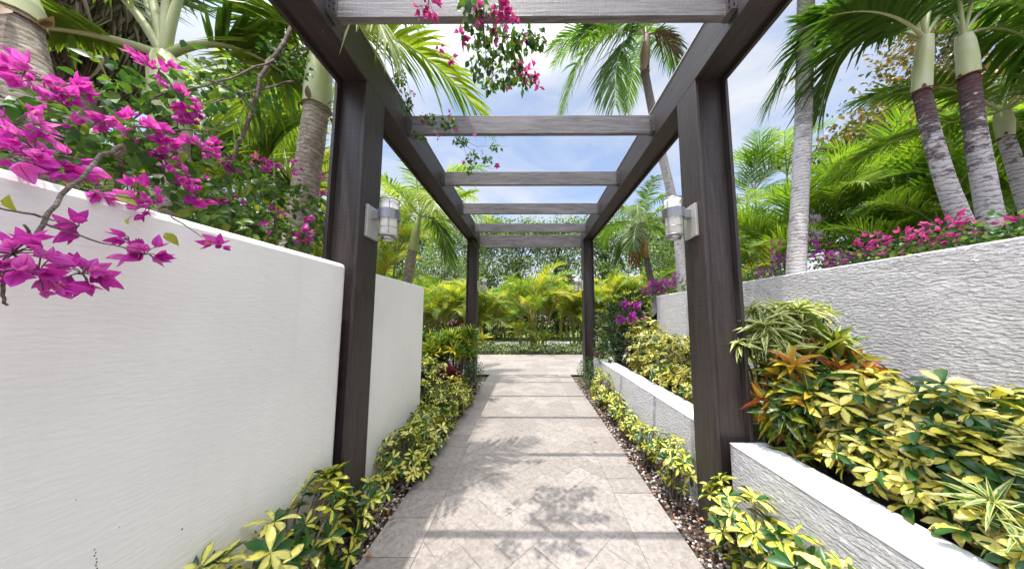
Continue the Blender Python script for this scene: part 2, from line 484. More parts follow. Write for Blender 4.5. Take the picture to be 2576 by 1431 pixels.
def clip_poly(P, x0, x1):
    for ax, lim, sg in ((0, x0, 1), (0, x1, -1)):
        Q = []
        for a, b in zip(P, P[1:] + P[:1]):
            ia, ib = sg * (a[ax] - lim) >= 0, sg * (b[ax] - lim) >= 0
            if ia: Q.append(a)
            if ia != ib:
                t = (lim - a[ax]) / (b[ax] - a[ax])
                Q.append((a[0] + t * (b[0] - a[0]), a[1] + t * (b[1] - a[1])))
        P = Q
        if len(P) < 3: return []
    return P
PATH_IN, PATH_OUT, PATH_END = .715, 1.045, 7.05
b = MB()
def tile(poly, z=.0):
    r = rng.uniform(0, 1)
    zz = z + rng.uniform(-.0008, .0008)
    b.add([(p[0], p[1], zz) for p in poly], [tuple(range(len(poly)))], None, r)
def rect(x0, x1, y0, y1, g=.0022):
    tile([(x0 + g, y0 + g), (x1 - g, y0 + g), (x1 - g, y1 - g), (x0 + g, y1 - g)])
a_, c45 = .165, math.sqrt(.5)
for i in range(-70, 71):
    for j in range(-70, 71):
        t4 = (i - j) % 4
        if t4 not in (0, 3): continue
        w_, h_ = (2, 1) if t4 == 0 else (1, 2)
        g = .0075
        q = [(i + g, j + g), (i + w_ - g, j + g), (i + w_ - g, j + h_ - g), (i + g, j + h_ - g)]
        q = [((u - v) * c45 * a_ + .368, (u + v) * c45 * a_ + 2.004) for u, v in q]
        if min(p[1] for p in q) < -2.5 or max(p[1] for p in q) > PATH_END: continue
        q = clip_poly(q, -PATH_IN + .002, PATH_IN - .002)
        if q: tile(q)
for sx in (-1, 1):
    y = -2.5
    while y < PATH_END:
        d = random.choice((.33, .33, .20, .42))
        x0, x1 = sorted((sx * PATH_IN, sx * PATH_OUT))
        rect(x0, x1, y, min(y + d, PATH_END))
        y += d
y = PATH_END
k = 0
while y < 10.5:
    x = -6 - (.2 if k % 2 else 0)
    while x < 6:
        rect(x, x + .405, y, y + .405)
        x += .405
    y += .405; k += 1
tag(b.build('path', PAVER, smooth=False), kind='structure')
b = MB()
b.add([(-1.045, -2.5, -.006), (1.045, -2.5, -.006), (1.045, 7.05, -.006), (-1.045, 7.05, -.006)], [(0, 1, 2, 3)])
b.add([(-6.1, 7.05, -.006), (6.1, 7.05, -.006), (6.1, 10.55, -.006), (-6.1, 10.55, -.006)], [(0, 1, 2, 3)])
tag(b.build('path_joint_bed', GROUT, smooth=False), kind='structure')

# ------------------------------------------------------------------ walls
def wall(name, label, mats, boxes, bevel=.012):
    base = ((boxes[0][0] + boxes[0][1]) / 2, (boxes[0][2] + boxes[0][3]) / 2, boxes[0][4])
    o = solid(name, mats, boxes, None, base, bevel)
    return tag(place(o, base), label, 'wall')
wall('garden_wall', 'smooth white stucco wall left of the path, in front of the near post', STUCCO_FINE, [(-1.56, -1.318, -3.5, 1.888, -.05, 1.868)], .03)
LW = bpy.data.objects['garden_wall']
q = MB()
for X, Y, w_, h_ in [(241 + random.uniform(-4, 4), 1381 + 8 * k_, .0018, .0028) for k_ in range(7)] + [(458, 1330, .0035, .003), (300, 1325, .0015, .0015), (192, 1256, .002, .0012), (790, 1168, .001, .006), (630, 880, .0015, .002), (690, 800, .001, .003)]:
    p = px(X, Y, x=-1.3165)
    a_ = rng.uniform(.6, 1.3, 6)
    q.add([(p[0], p[1] + w_ * a_[k_] * math.cos(k_ * 1.047), p[2] + h_ * a_[k_] * math.sin(k_ * 1.047)) for k_ in range(6)], [(0, 1, 2, 3, 4, 5)])
q.build('stain_mark', DARK, LW, LW.location, smooth=False)
wall('garden_wall', 'shorter smooth white wall end just behind the left near post', STUCCO_FINE, [(-1.60, -1.36, 2.148, 3.40, -.05, 1.870)], .008)
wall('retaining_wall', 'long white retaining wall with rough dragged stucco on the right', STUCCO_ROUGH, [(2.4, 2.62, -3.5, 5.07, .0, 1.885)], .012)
def planter_wall(label, y0, y1):
    base = (1.46, (y0 + y1) / 2, -.05)
    t = thing('planter_wall', label, 'planter wall', base)
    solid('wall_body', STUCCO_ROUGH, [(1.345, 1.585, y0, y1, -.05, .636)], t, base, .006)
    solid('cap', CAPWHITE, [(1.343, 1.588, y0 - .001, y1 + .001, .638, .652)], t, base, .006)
    return t
planter_wall('low white planter wall running from the right near post towards the viewer', -3.5, 1.888)
planter_wall('low white planter wall between the two right posts', 2.148, 5.76)
b = MB(); b.box(1.587, 2.398, -3.5, 5.7, -.05, .56)
tag(b.build('planter_soil', SOIL, smooth=False), kind='structure')

# ------------------------------------------------------------------ pergola
XL, XR, PW, BT = -1.256, 1.264, .252, .024
PER = thing('pergola', 'dark stained timber pergola of four posts, two beams and cross rafters over the path', 'pergola', (0, 4.2, 0))
PO = (0, 4.2, 0)
def post(side, y):
    s = -1 if side == 'l' else 1
    xi = XL if s < 0 else XR
    def bx(d0, d1, ya, yb, z0, z1):
        a, c = xi + s * d0, xi + s * d1
        return (min(a, c), max(a, c), ya, yb, z0, z1)
    p = solid('post', WOODZ, [bx(BT + .001, PW - BT - .001, y + .045, y + PW - .045, -.05, 3.348)], PER, PO, .004)
    solid('side_board', WOODZ, [bx(0, BT, y, y + PW, -.05, 3.305)], p, PO, .003)
    solid('side_board', WOODZ, [bx(PW - BT, PW, y, y + PW, -.05, 3.305)], p, PO, .003)
    return p
YN, YF = 1.892, 6.24
for sd in 'lr':
    for y in (YN, YF):
        post(sd, y)
def beam(s):
    xi = XL if s < 0 else XR
    def bx(d0, d1, z0, z1):
        a, c = xi + s * d0, xi + s * d1
        return (min(a, c), max(a, c), -2.6, YF + PW + .02, z0, z1)
    p = solid('beam', WOODY, [bx(BT + .001, PW - BT - .001, 3.35, 3.60)], PER, PO, .004)
    for d0, d1 in ((0, BT), (PW - BT, PW)):
        c = solid('side_board', WOODY, [bx(d0, d1, 3.307, 3.61)], p, PO, .003)
    c = solid('sunlit_edge_strip', METAL_PLATE, [bx(-.006, PW + .006, 3.612, 3.622)], p, PO)  # pale strip added to draw the sun-lit line along the beam's top
beam(-1); beam(1)
def rafter(y, z0, z1, th=.045):
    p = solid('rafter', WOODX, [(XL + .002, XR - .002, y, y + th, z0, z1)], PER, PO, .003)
    for s in (-1, 1):
        xi = (XL if s < 0 else XR)
        q = MB()
        x0, x1 = sorted((xi - s * .004, xi - s * .040))
        q.box(x0, x1, y - .004, y - .001, z0 + .012, z1 - .02)
        x0, x1 = sorted((xi - s * .001, xi - s * .004))
        q.box(x0, x1, y - .042, y - .004, z0 + .012, z1 - .02)
        x0, x1 = sorted((xi - s * .001, xi - s * .040))
        q.box(x0, x1, y - .042, y + th, z0 - .004, z0 - .001)
        for zz in (.05, .09, .13):
            c = V3(xi - s * .022, y - .0045, z0 + zz)
            q.tube([c, c + V3(0, -.004, 0)], .006, 6, 1)
            c = V3(xi - s * .0045, y - .024, z0 + zz)
            q.tube([c, c + V3(-s * .004, 0, 0)], .006, 6, 1)
        q.build('joist_hanger', [BRACKET, DARK], p, PO, smooth=False)
for i in range(-2, 5):
    rafter(1.503 + 1.069 * i, 3.364, 3.56)
rafter(6.33, 3.165, 3.465, .06)

# ------------------------------------------------------------------ lamps
def lamp(label, s, y, z):
    """wall lamp on the inner face of a post; s = +1 points to +x (left post)"""
    xi = (XL if s > 0 else XR) + s * .001
    base = (xi, y, z)
    t = thing('wall_lamp', label, 'lamp', base, 'steel cage lamps on the pergola posts')
    x0, x1 = sorted((0, s * .022))
    solid('backplate', METAL_PLATE, [(x0, x1, -.075, .075, -.135, .115)], t, None, .003)
    cx = s * .145
    q = MB()
    x0, x1 = sorted((s * .022, s * .07))
    q.box(x0, x1, -.03, .03, .02, .08)
    q.build('arm', METAL, t, smooth=False)
    c = lambda zz: V3(cx, 0, zz)
    q = MB(); q.tube([c(-.115), c(-.113), c(.165), c(.167)], [.05, .060, .060, .055], 24)
    g = q.build('glass_shade', GLASS, t)
    q = MB()
    for r_in, r_out, z0, z1 in ((.078, .081, .012, .088),):
        th = np.linspace(0, 2 * np.pi, 33)
        for k in range(32):
            for rr, fl in ((r_out, 0), (r_in, 1)):
                v = [(cx + rr * math.cos(th[k + e]), rr * math.sin(th[k + e]), zz) for e, zz in ((0, z0), (1, z0), (1, z1), (0, z1))]
                q.add(v, [(0, 1, 2, 3)])
            for zz in (z0, z1):
                v = [(cx + rr * math.cos(th[k + e]), rr * math.sin(th[k + e]), zz) for e, rr in ((0, r_in), (1, r_in), (1, r_out), (0, r_out))]
                q.add(v, [(0, 1, 2, 3)])
    q.build('band', METAL, t)
    q = MB()
    def ring(zz, rr, tr):
        th = np.linspace(0, 2 * np.pi, 33)
        q.tube([(cx + rr * math.cos(a), rr * math.sin(a), zz) for a in th], tr, 6, cap=False)
    ring(.168, .070, .0055); ring(-.055, .069, .003); ring(-.118, .069, .0045)
    for a in (.5, 2.1, 3.65, 5.2):
        q.tube([(cx + .069 * math.cos(a), .069 * math.sin(a), -.118), (cx + .069 * math.cos(a), .069 * math.sin(a), .168)], .0032, 6)
    q.build('cage', METAL, t)
    q = MB(); q.tube([c(-.150), c(-.148), c(-.125), c(-.122)], [.03, .046, .05, .02], 20)
    q.build('bottom_cap', METAL, t)
    return t
lamp('large steel and frosted glass lamp on the near left post', 1, 2.03, 2.235)
lamp('large steel and frosted glass lamp on the near right post', -1, 2.02, 2.235)
lamp('small distant lamp on the far left post', 1, 6.36, 2.235)
lamp('small distant lamp on the far right post', -1, 6.36, 2.235)

# ------------------------------------------------------------------ foliage tools
def leaf_tpl(prof, nv=4, fold=.15, bend=.2, curl=0.):
    v, uv, f = [], [], []
    for i in range(nv + 1):
        t = i / nv
        w = prof(t)
        for k, s in enumerate((-1, 0, 1)):
            v.append((t - .12 * bend * t * t, s * w, -bend * t * t + fold * abs(s) * w + curl * t ** 3))
            uv.append(((s + 1) / 2, t))
    for i in range(nv):
        for k in (0, 1):
            a = i * 3 + k
            f.append((a, a + 1, a + 4, a + 3))
    return np.array(v), np.array(f), np.array(uv)
OVAL = leaf_tpl(lambda t: .5 * math.sin(math.pi * min(1, t * 1.0) ** .75) * (1 - .25 * t) + .0, 4, .2, .22)
OBOV = leaf_tpl(lambda t: .5 * (.08 + .92 * math.sin(math.pi * (t * .92 + .03) ** 1.25) ** .8 if t < 1 else .12), 4, .22, .18)
STRAP = leaf_tpl(lambda t: .5 * (.45 + .55 * math.sin(math.pi * min(1, .12 + t * .88))) * (1 - t ** 4), 6, .18, .55)
LANCE = leaf_tpl(lambda t: .5 * math.sin(math.pi * t ** .8) ** .9 if 0 < t < 1 else 0., 4, .2, .2)
LEAFLOW = leaf_tpl(lambda t: .5 * math.sin(math.pi * t ** .8) if 0 < t < 1 else 0., 2, .2, .2)
BRACTL = leaf_tpl(lambda t: .5 * (math.sin(math.pi * t ** .62) ** .8 if 0 < t < 1 else .04), 5, .3, -.2, .16)

def scatter(mb, tpl, P, X, Z, L, Wd, tone, m=0):
    v, f, uv = tpl
    P, X, Z = np.atleast_2d(P), nrm(np.atleast_2d(X)), np.atleast_2d(Z)
    N = len(P)
    if N == 0: return
    Y = nrm(np.cross(Z, X)); Z = np.cross(X, Y)
    L = np.broadcast_to(L, (N,)); Wd = np.broadcast_to(Wd, (N,)); tone = np.broadcast_to(tone, (N,))
    out = (P[:, None] + X[:, None] * (v[None, :, 0:1] * L[:, None, None]) + Y[:, None] * (v[None, :, 1:2] * Wd[:, None, None])
           + Z[:, None] * (v[None, :, 2:3] * L[:, None, None]))
    ff = (f[None] + (np.arange(N) * len(v))[:, None, None]).reshape(-1, f.shape[1])
    mb.add(out.reshape(-1, 3), ff, np.tile(uv, (N, 1)), np.repeat(tone, len(v)), m)

def rdir(n, up=0.):
    d = rng.normal(size=(n, 3)); d[:, 2] += up
    return nrm(d)

def whorls(mb, tpl, C, A, nleaf, L, Wr, spread=(.9, 1.5), tonef=None, m=0, petiole=0.):
    """whorl of leaves round each axis A at centre C"""
    C, A = np.atleast_2d(C), nrm(np.atleast_2d(A))
    N = len(C)
    ref = np.where(np.abs(A[:, 2:3]) > .9, V3(1, 0, 0), V3(0, 0, 1))
    U = nrm(np.cross(A, ref)); Vv = np.cross(A, U)
    off = rng.uniform(0, 6.28, N)
    base_t = rng.uniform(0, 1, N)
    size_w = rng.choice((.7, .88, 1., 1.1, 1.2), N)
    for k in range(nleaf):
        th = off + 2 * np.pi * k / nleaf + rng.normal(0, .12, N)
        R = U * np.cos(th)[:, None] + Vv * np.sin(th)[:, None]
        el = rng.uniform(*spread, N)                                 # angle from the axis
        X = A * np.cos(el)[:, None] + R * np.sin(el)[:, None]
        Z = A * np.sin(el)[:, None] - R * np.cos(el)[:, None]
        l = L * size_w * rng.uniform(.75, 1.15, N)
        t = tonef(base_t) if tonef else np.clip(base_t + rng.normal(0, .2, N), 0, 1)
        scatter(mb, tpl, C + X * petiole, X, Z, l, l * Wr, t, m)

def bez(P0, P1, P2, n=14):
    t = np.linspace(0, 1, n)[:, None]
    return (1 - t) ** 2 * np.asarray(P0) + 2 * t * (1 - t) * np.asarray(P1) + t * t * np.asarray(P2)

def arc(p0, az, el, L, droop, n=14, pw=1.4):
    """curve that starts at p0 towards azimuth az, elevation el and droops"""
    s = np.linspace(0, 1, n)
    e = el - droop * s ** pw
    d = np.stack([np.cos(e) * math.cos(az), np.cos(e) * math.sin(az), np.sin(e)], -1)
    P = np.zeros((n, 3))
    P[1:] = np.cumsum((d[1:] + d[:-1]) / 2 * (L / (n - 1)), axis=0)
    return np.asarray(p0, float) + P

def frond(mb, C, nl=46, ll=.5, w=.028, t0=.16, leafdroop=.25, vee=.35, rr=.014, tone=(.2, .8), a0=1.15, a1=.45, sideways=None):
    """feather frond along curve C: rachis (slot 1) and two ranks of leaflets (slot 0)"""
    C = np.asarray(C, float)
    K = len(C)
    mb.tube(C, np.linspace(rr, rr * .22, K), 5, 1, rng.uniform(0, 1), cap=False)
    T = nrm(np.gradient(C, axis=0))
    S = nrm(np.cross(T, np.broadcast_to(V3(0, 0, 1), T.shape)) + 1e-6)
    if sideways is not None:
        S = nrm(S + np.asarray(sideways) * .01)
    t = np.linspace(t0, .985, nl)
    q = t * (K - 1)
    i0 = np.clip(q.astype(int), 0, K - 2); fr = (q - i0)[:, None]
    P = C[i0] * (1 - fr) + C[i0 + 1] * fr
    Tt = nrm(T[i0] * (1 - fr) + T[i0 + 1] * fr); Ss = nrm(S[i0] * (1 - fr) + S[i0 + 1] * fr)
    Nn = np.cross(Ss, Tt)
    rel = (t - t0) / (1 - t0)
    prof = np.clip(np.sin(np.pi * (.16 + .78 * rel)), .05, 1) ** .7
    ang = a0 + (a1 - a0) * rel
    rs = V3(0., .3, .68, 1.)
    wp = V3(.45, 1., .72, .05)
    for sg in (-1, 1):
        a = ang + rng.normal(0, .07, nl); vv = vee + rng.normal(0, .16, nl)
        D = Tt * np.cos(a)[:, None] + (Ss * sg * np.cos(vv)[:, None] + Nn * np.sin(vv)[:, None]) * np.sin(a)[:, None]
        l = ll * prof * rng.uniform(.86, 1.1, nl)
        ld = leafdroop * rng.uniform(.5, 1.5, nl)
        Q = P[:, None] + D[:, None] * (rs[None, :, None] * l[:, None, None]) - V3(0, 0, 1) * ((rs ** 2)[None, :, None] * (l * ld)[:, None, None])
        Wd = nrm(Tt - D * np.sum(Tt * D, 1, keepdims=True))
        Wd = nrm(Wd + Nn * rng.normal(0, .3, (nl, 1)))
        ww = w * .5 * np.clip(prof, .4, 1)[:, None, None] * wp[None, :, None]
        v = np.stack([Q - Wd[:, None] * ww, Q + Wd[:, None] * ww], 2)          # nl,4,2,3
        f0 = np.array([(0, 1, 3, 2), (2, 3, 5, 4), (4, 5, 7, 6)])
        ff = (f0[None] + (np.arange(nl) * 8)[:, None, None]).reshape(-1, 4)
        uv = np.tile(np.array([(s_, r_) for r_ in rs for s_ in (0., 1.)]), (nl, 1))
        tt = np.clip(rng.uniform(*tone) + rng.normal(0, .1, nl), 0, 1)
        mb.add(v.reshape(-1, 3), ff, uv, np.repeat(tt, 8), 0)

def palm(name, label, base, pts, rad, bark_m, shaft_pts=None, shaft_r=None, shaft_m=None, fronds=(), auto=None, leaf_m=None, stalk_m=None, group='palms around the path'):
    """pts: trunk centre line; shaft_pts: crownshaft line; fronds: list of (curve, kwargs)"""
    t = thing(name, label, 'palm', base, group)
    q = MB()
    P = np.asarray(pts, float)
    n = max(24, 2 * len(P))
    s0 = np.linspace(0, 1, len(P)); s1 = np.linspace(0, 1, n)
    PP = np.stack([np.interp(s1, s0, P[:, k]) for k in range(3)], -1)
    for _ in range(6):
        PP[1:-1] = (PP[:-2] + PP[1:-1] * 2 + PP[2:]) / 4
    rr = np.interp(s1, s0, rad) * (1 + rng.normal(0, .012, n))
    q.tube(PP, rr, 18)
    q.build('trunk', bark_m, t, base)
    if shaft_pts is not None:
        q = MB()
        SP = np.asarray(shaft_pts, float)
        s0 = np.linspace(0, 1, len(SP)); s1 = np.linspace(0, 1, 14)
        q.tube(np.stack([np.interp(s1, s0, SP[:, k]) for k in range(3)], -1), np.interp(s1, np.linspace(0, 1, len(shaft_r)), shaft_r), 18)
        q.build('crownshaft', shaft_m or SHAFT, t, base)
        q = MB(); n_ = 9
        th = rng.uniform(0, 6.28, n_); R0 = shaft_r[0] * 1.02
        X_ = np.stack([np.cos(th) * .5, np.sin(th) * .5, rng.normal(-.2, .7, n_)], -1)
        scatter(q, LANCE, SP[0] + np.stack([R0 * np.cos(th), R0 * np.sin(th), rng.uniform(-.01, .02, n_)], -1), X_, np.stack([np.cos(th), np.sin(th), np.zeros(n_)], -1) + .1, R0 * rng.uniform(.5, 1.1, n_), R0 * .45, rng.uniform(0, 1, n_))
        q.tube([SP[0] + V3(R0 * math.cos(a) * .99, R0 * math.sin(a) * .99, .004) for a in np.linspace(0, 6.2832, 25)], .006, 5, cap=False)
        q.build('dry_sheath', DEADFROND, t, base)
    allf = list(fronds)
    if auto:
        c = np.asarray(auto['at'], float)
        n = auto['n']
        for k in range(n):
            az = auto.get('az0', 0) + k * 2.39996 + rng.normal(0, .15)
            u = (k + .5) / n
            el = auto.get('el0', 1.35) - u * auto.get('elr', 1.2)
            L = auto['L'] * (.75 + .3 * math.sin(u * 3.0)) * rng.uniform(.9, 1.1)
            skip = auto.get('skip')
            if skip and skip(az % (2 * math.pi), el): continue
            allf.append((arc(c, az, el, L, auto.get('droop', 1.2) * rng.uniform(.8, 1.2)), auto.get('kw', {})))
    for C, kw in allf:
        kw = dict(kw)
        lm, smt = kw.pop('leaf', leaf_m or PALM), kw.pop('stalk', stalk_m or STALK)
        nm = kw.pop('name', 'frond')
        q = MB()
        frond(q, C, **kw)
        q.build(nm, [lm, smt], t, base)
    return t

# areca clumps: fronds share a few meshes
ARECA_PROTO = []
def areca_protos():
    for k in range(6):
        q = MB()
        frond(q, arc((0, 0, 0), 0, 1.3 - .1 * k, 1.0, 1.25 + .12 * k, 12, 1.7), nl=38, ll=.25, w=.017, t0=.22, leafdroop=.2, vee=.6, rr=.011,
              tone=((.1, .6), (.2, .75), (.35, .9), (.0, .5), (.5, 1.), (.3, .7))[k])
        o = q.build('frond', [ARECA, YSTALK])
        ARECA_PROTO.append(o.data)
        bpy.data.objects.remove(o)
areca_protos()
DARK_PROTO = []
def dark_protos():
    for k in range(5):
        q = MB()
        frond(q, arc((0, 0, 0), 0, 1.1 - .12 * k, 1.0, 1.0 + .12 * k, 13), nl=40, ll=.33, w=.017, t0=.14, leafdroop=.16, vee=.4, rr=.009,
              tone=((.3, .8), (.4, .9), (.2, .6), (.5, 1.), (.3, .8))[k])
        o = q.build('frond', [PALM_DARK, STALK])
        DARK_PROTO.append(o.data)
        bpy.data.objects.remove(o)
dark_protos()

def clump(name, label, base, stems, h, L, nfr, protos, spread=.5, cane=True, group=None, seed=0, cane_r=.03, hvar=.35, low=.0):
    g = np.random.default_rng(seed)
    t = thing(name, label, 'palm', base, group)
    for i in range(stems):
        az = g.uniform(0, 6.28); rr = spread * math.sqrt(g.uniform(0, 1))
        hh = h * (1 - hvar * g.uniform(0, 1))
        p0 = V3(rr * math.cos(az) * .6, rr * math.sin(az) * .6, 0)
        p1 = V3(rr * math.cos(az) * 1.5, rr * math.sin(az) * 1.5, hh)
        if cane:
            q = MB(); q.tube(bez(p0, (p0 + p1) / 2 + V3(0, 0, hh * .1), p1, 8), np.linspace(cane_r, cane_r * .7, 8), 8)
            q.build('cane', CANE, t)
        a0 = g.uniform(0, 6.28)
        for k in range(nfr):
            me = protos[int(g.integers(len(protos)))]
            o = bpy.data.objects.new('frond', me)
            COL.objects.link(o); o.parent = t
            o.location = p1 + V3(0, 0, low * k / nfr)
            s = L * g.uniform(.75, 1.15)
            o.scale = (s, s * g.uniform(.85, 1.1), s)
            o.rotation_euler = (g.normal(0, .15), g.normal(-.05, .22), a0 + k * 2.39996 + g.normal(0, .2))
    return t

def in_ell(n, c, r, surf=.55):
    d = rdir(n)
    q = rng.uniform(surf, 1, n) ** .5
    return np.asarray(c) + d * q[:, None] * np.asarray(r), d

def stems_to(mb, base, tips, r0=.008, r1=.003, m=0):
    for p in tips:
        b0 = np.asarray(base) + V3(rng.normal(0, .03), rng.normal(0, .03), 0)
        mid = (b0 + p) / 2 + V3(0, 0, .15 * np.linalg.norm(p - b0)) + rng.normal(0, .015, 3)
        mb.tube(bez(b0, mid, p, 6), np.linspace(r0, r1, 6), 5, m, cap=False)

def umbrella_shrub(label, base, blobs, n, L=.085, mat=None, Wr=.40, group='variegated umbrella shrubs', nleaf=8, zmin=.02, clipf=None):
    """variegated schefflera: whorls of eight leaflets over one or more ellipsoids"""
    t = thing('umbrella_shrub', label, 'shrub', base, group)
    q = MB(); st = MB()
    tot = sum(np.prod(r) ** (2 / 3) for c, r in blobs)
    for c, r in blobs:
        k = max(3, int(1.22 * n * np.prod(r) ** (2 / 3) / tot))
        C, d = in_ell(k, c, r, .3)
        A = nrm(d * V3(.8, .8, .6) + V3(0, 0, .75) + rng.normal(0, .3, (k, 3)))
        ok = C[:, 2] > zmin
        if clipf is not None: ok &= clipf(C)
        C, A = C[ok], A[ok]
        whorls(q, OBOV, C, A, nleaf, L, Wr, (1.0, 1.75), petiole=.008,
               tonef=lambda b: np.clip(np.where(rng.uniform(size=len(b)) < .3, rng.uniform(0, .22, len(b)), .3 + .68 * b + rng.normal(0, .1, len(b))), 0, 1))
        stems_to(st, base, C[::max(1, len(C) // 18)] - A[::max(1, len(C) // 18)] * .01)
    q.build('foliage', mat or SCHEF, t, base)
    st.build('stem', TWIG, t, base)
    return t

def leafy(name, label, cat, base, blobs, n, tpl, L, Wr, mat, group=None, up=.4, ns=10, tone=None, stem=True, partname='foliage', zmin=.0, droop=0.):
    t = thing(name, label, cat, base, group)
    q = MB()
    tot = sum(np.prod(r) ** (2 / 3) for c, r in blobs)
    tips = []
    for c, r in blobs:
        k = max(4, int(n * np.prod(r) ** (2 / 3) / tot))
        C, d = in_ell(k, c, r, .2)
        ok = C[:, 2] > zmin
        C, d = C[ok], d[ok]; k = len(C)
        X = nrm(d * .8 + rdir(k) * .9 - V3(0, 0, droop)); Z = nrm(rdir(k) * .8 + V3(0, 0, up + .4))
        l = L * rng.uniform(.6, 1.2, k)
        tn = rng.uniform(0, 1, k) if tone is None else np.clip(rng.uniform(*tone, k), 0, 1)
        scatter(q, tpl, C, X, Z, l, l * Wr, tn)
        tips.append(C[:: max(1, k // ns)])
    q.build(partname, mat, t, base)
    if stem:
        st = MB(); stems_to(st, base, np.concatenate(tips)); st.build('stem', TWIG, t, base)
    return t

def strap_shrub(name, label, base, heads, nleaf, L, Wr, mat, tpl=None, spread=(.35, 1.5), group=None, stem_r=.008, tone=None):
    """rosettes of strap leaves on stems; heads: list of (centre, axis)"""
    t = thing(name, label, 'plant', base, group)
    q = MB(); st = MB()
    C = np.array([h[0] for h in heads], float); A = nrm(np.array([h[1] for h in heads], float))
    for ring in range(2):
        whorls(q, tpl or STRAP, C - A * .03 * ring, A, nleaf // 2, L * (1, 1.1)[ring], Wr, (spread[0] + .3 * ring, spread[1] * (.7 + .3 * ring)), tonef=tone)
    q.build('foliage', mat, t, base)
    stems_to(st, base, C - A * .02, stem_r, stem_r * .6)
    st.build('stem', TWIG, t, base)
    return t

def flowers(mb, P, A, size, tone=None):
    """bougainvillea flowers: three papery bracts about each axis"""
    P, A = np.atleast_2d(P), np.atleast_2d(A)
    whorls(mb, BRACTL, P, A, 3, size, .64, (.5, 1.0), tonef=tone or (lambda b: np.clip(b * .9 + rng.normal(0, .08, len(b)), 0, 1)))

def bougainvillea(label, base, clusters, blobs, nleaf, branches, lsize=.05, bract=None, fsize=.04, name='bougainvillea', group='bougainvillea vines', br=.006, hang=0., leafspots=()):
    """clusters: (centre, radius, count); blobs: leaf ellipsoids; branches: (polyline, r0, r1)"""
    t = thing(name, label, 'bougainvillea', base, group)
    q = MB()
    tot = sum(np.prod(r) ** (2 / 3) for c, r in blobs) or 1
    for c, r in blobs:
        k = max(3, int(nleaf * np.prod(r) ** (2 / 3) / tot))
        C, d = in_ell(k, c, r, .05)
        X = nrm(rdir(k) + d * .3 - V3(0, 0, .35 + hang)); Z = nrm(rdir(k) * .7 + V3(-.2, -.2, .7))
        l = lsize * rng.uniform(.55, 1.2, k)
        scatter(q, OVAL, C, X, Z, l, l * .72, np.clip(rng.beta(1.6, 2.2, k) + .05, 0, 1))
    for c, s, d in leafspots:
        scatter(q, OVAL, [c], [d], [V3(.2, -.8, .6)], s, s * .62, .98)
    if q.n: q.build('foliage', BOUG, t, base)
    for c, r, k in clusters:
        f = MB()
        d = rdir(k)
        P = np.asarray(c) + d * (rng.uniform(.1, 1, k) ** .5)[:, None] * r
        A = nrm(d + rdir(k) * .7 + V3(.25, -.35, -.1 - hang * .4))
        flowers(f, P, A, fsize * rng.uniform(.8, 1.2))
        for pp in P:
            f.tube(bez(np.asarray(c), (np.asarray(c) + pp) / 2 + V3(0, 0, .01), pp, 4), .0013, 4, 1, .3, cap=False)
        f.build('flower_cluster', [bract or BRACT, TWIG], t, base)
    st = MB()
    for P, r0, r1 in branches:
        P = np.asarray(P, float)
        s0 = np.linspace(0, 1, len(P)); s1 = np.linspace(0, 1, max(6, 3 * len(P)))
        PP = np.stack([np.interp(s1, s0, P[:, k]) for k in range(3)], -1)
        PP[1:-1] += rng.normal(0, r0 * .5, (len(s1) - 2, 3))
        st.tube(PP, np.linspace(r0, r1, len(s1)), 6)
    if st.n: st.build('stem', TWIG, t, base)
    return t

def tree(label, base, h, crown, nclump, per, lsize, mat, spreadc=.5, name='tree', group=None, rt=.2, tpl=None, bare=0, seed=1):
    """trunk, limbs and leaf clumps; crown: list of ellipsoids (centre relative to base, radii)"""
    g = np.random.default_rng(seed)
    t = thing(name, label, 'tree', base, group)
    base = np.asarray(base, float)
    q = MB(); lf = MB()
    top = V3(g.normal(0, .3), g.normal(0, .3), h * .62)
    TR = bez(V3(0, 0, -.2), V3(g.normal(0, .3), 0, h * .3), top, 9)
    q.tube(TR, np.linspace(rt, rt * .45, 9), 9)
    q.build('trunk', BARK_TREE, t)
    lb = MB()
    for c, r in crown:
        k = max(2, int(nclump / len(crown)))
        d = nrm(g.normal(size=(k, 3))); C = np.asarray(c) + d * (g.uniform(.15, 1, k) ** .45)[:, None] * np.asarray(r)
        for cc in C[::3]:
            p0 = TR[int(g.integers(4, 9))]
            lb.tube(bez(p0, (p0 + cc) / 2 + V3(0, 0, .3), cc, 5), np.linspace(rt * .22, .012, 5), 4, cap=False)
        P = (C[:, None] + g.normal(size=(k, per, 3)) * spreadc * V3(1, 1, .7)).reshape(-1, 3)
        N = len(P)
        X = nrm(g.normal(size=(N, 3)) - V3(0, 0, .3)); Z = nrm(g.normal(size=(N, 3)) * .7 + V3(0, 0, .6))
        l = lsize * g.uniform(.6, 1.25, N)
        tn = np.clip(np.repeat(g.uniform(.1, .9, k), per) + g.normal(0, .18, N), 0, 1)
        scatter(lf, tpl or LEAFLOW, P, X, Z, l, l * .5, tn)
    lb.build('limb', BARK_TREE, t)
    lf.build('crown', mat, t)
    return t
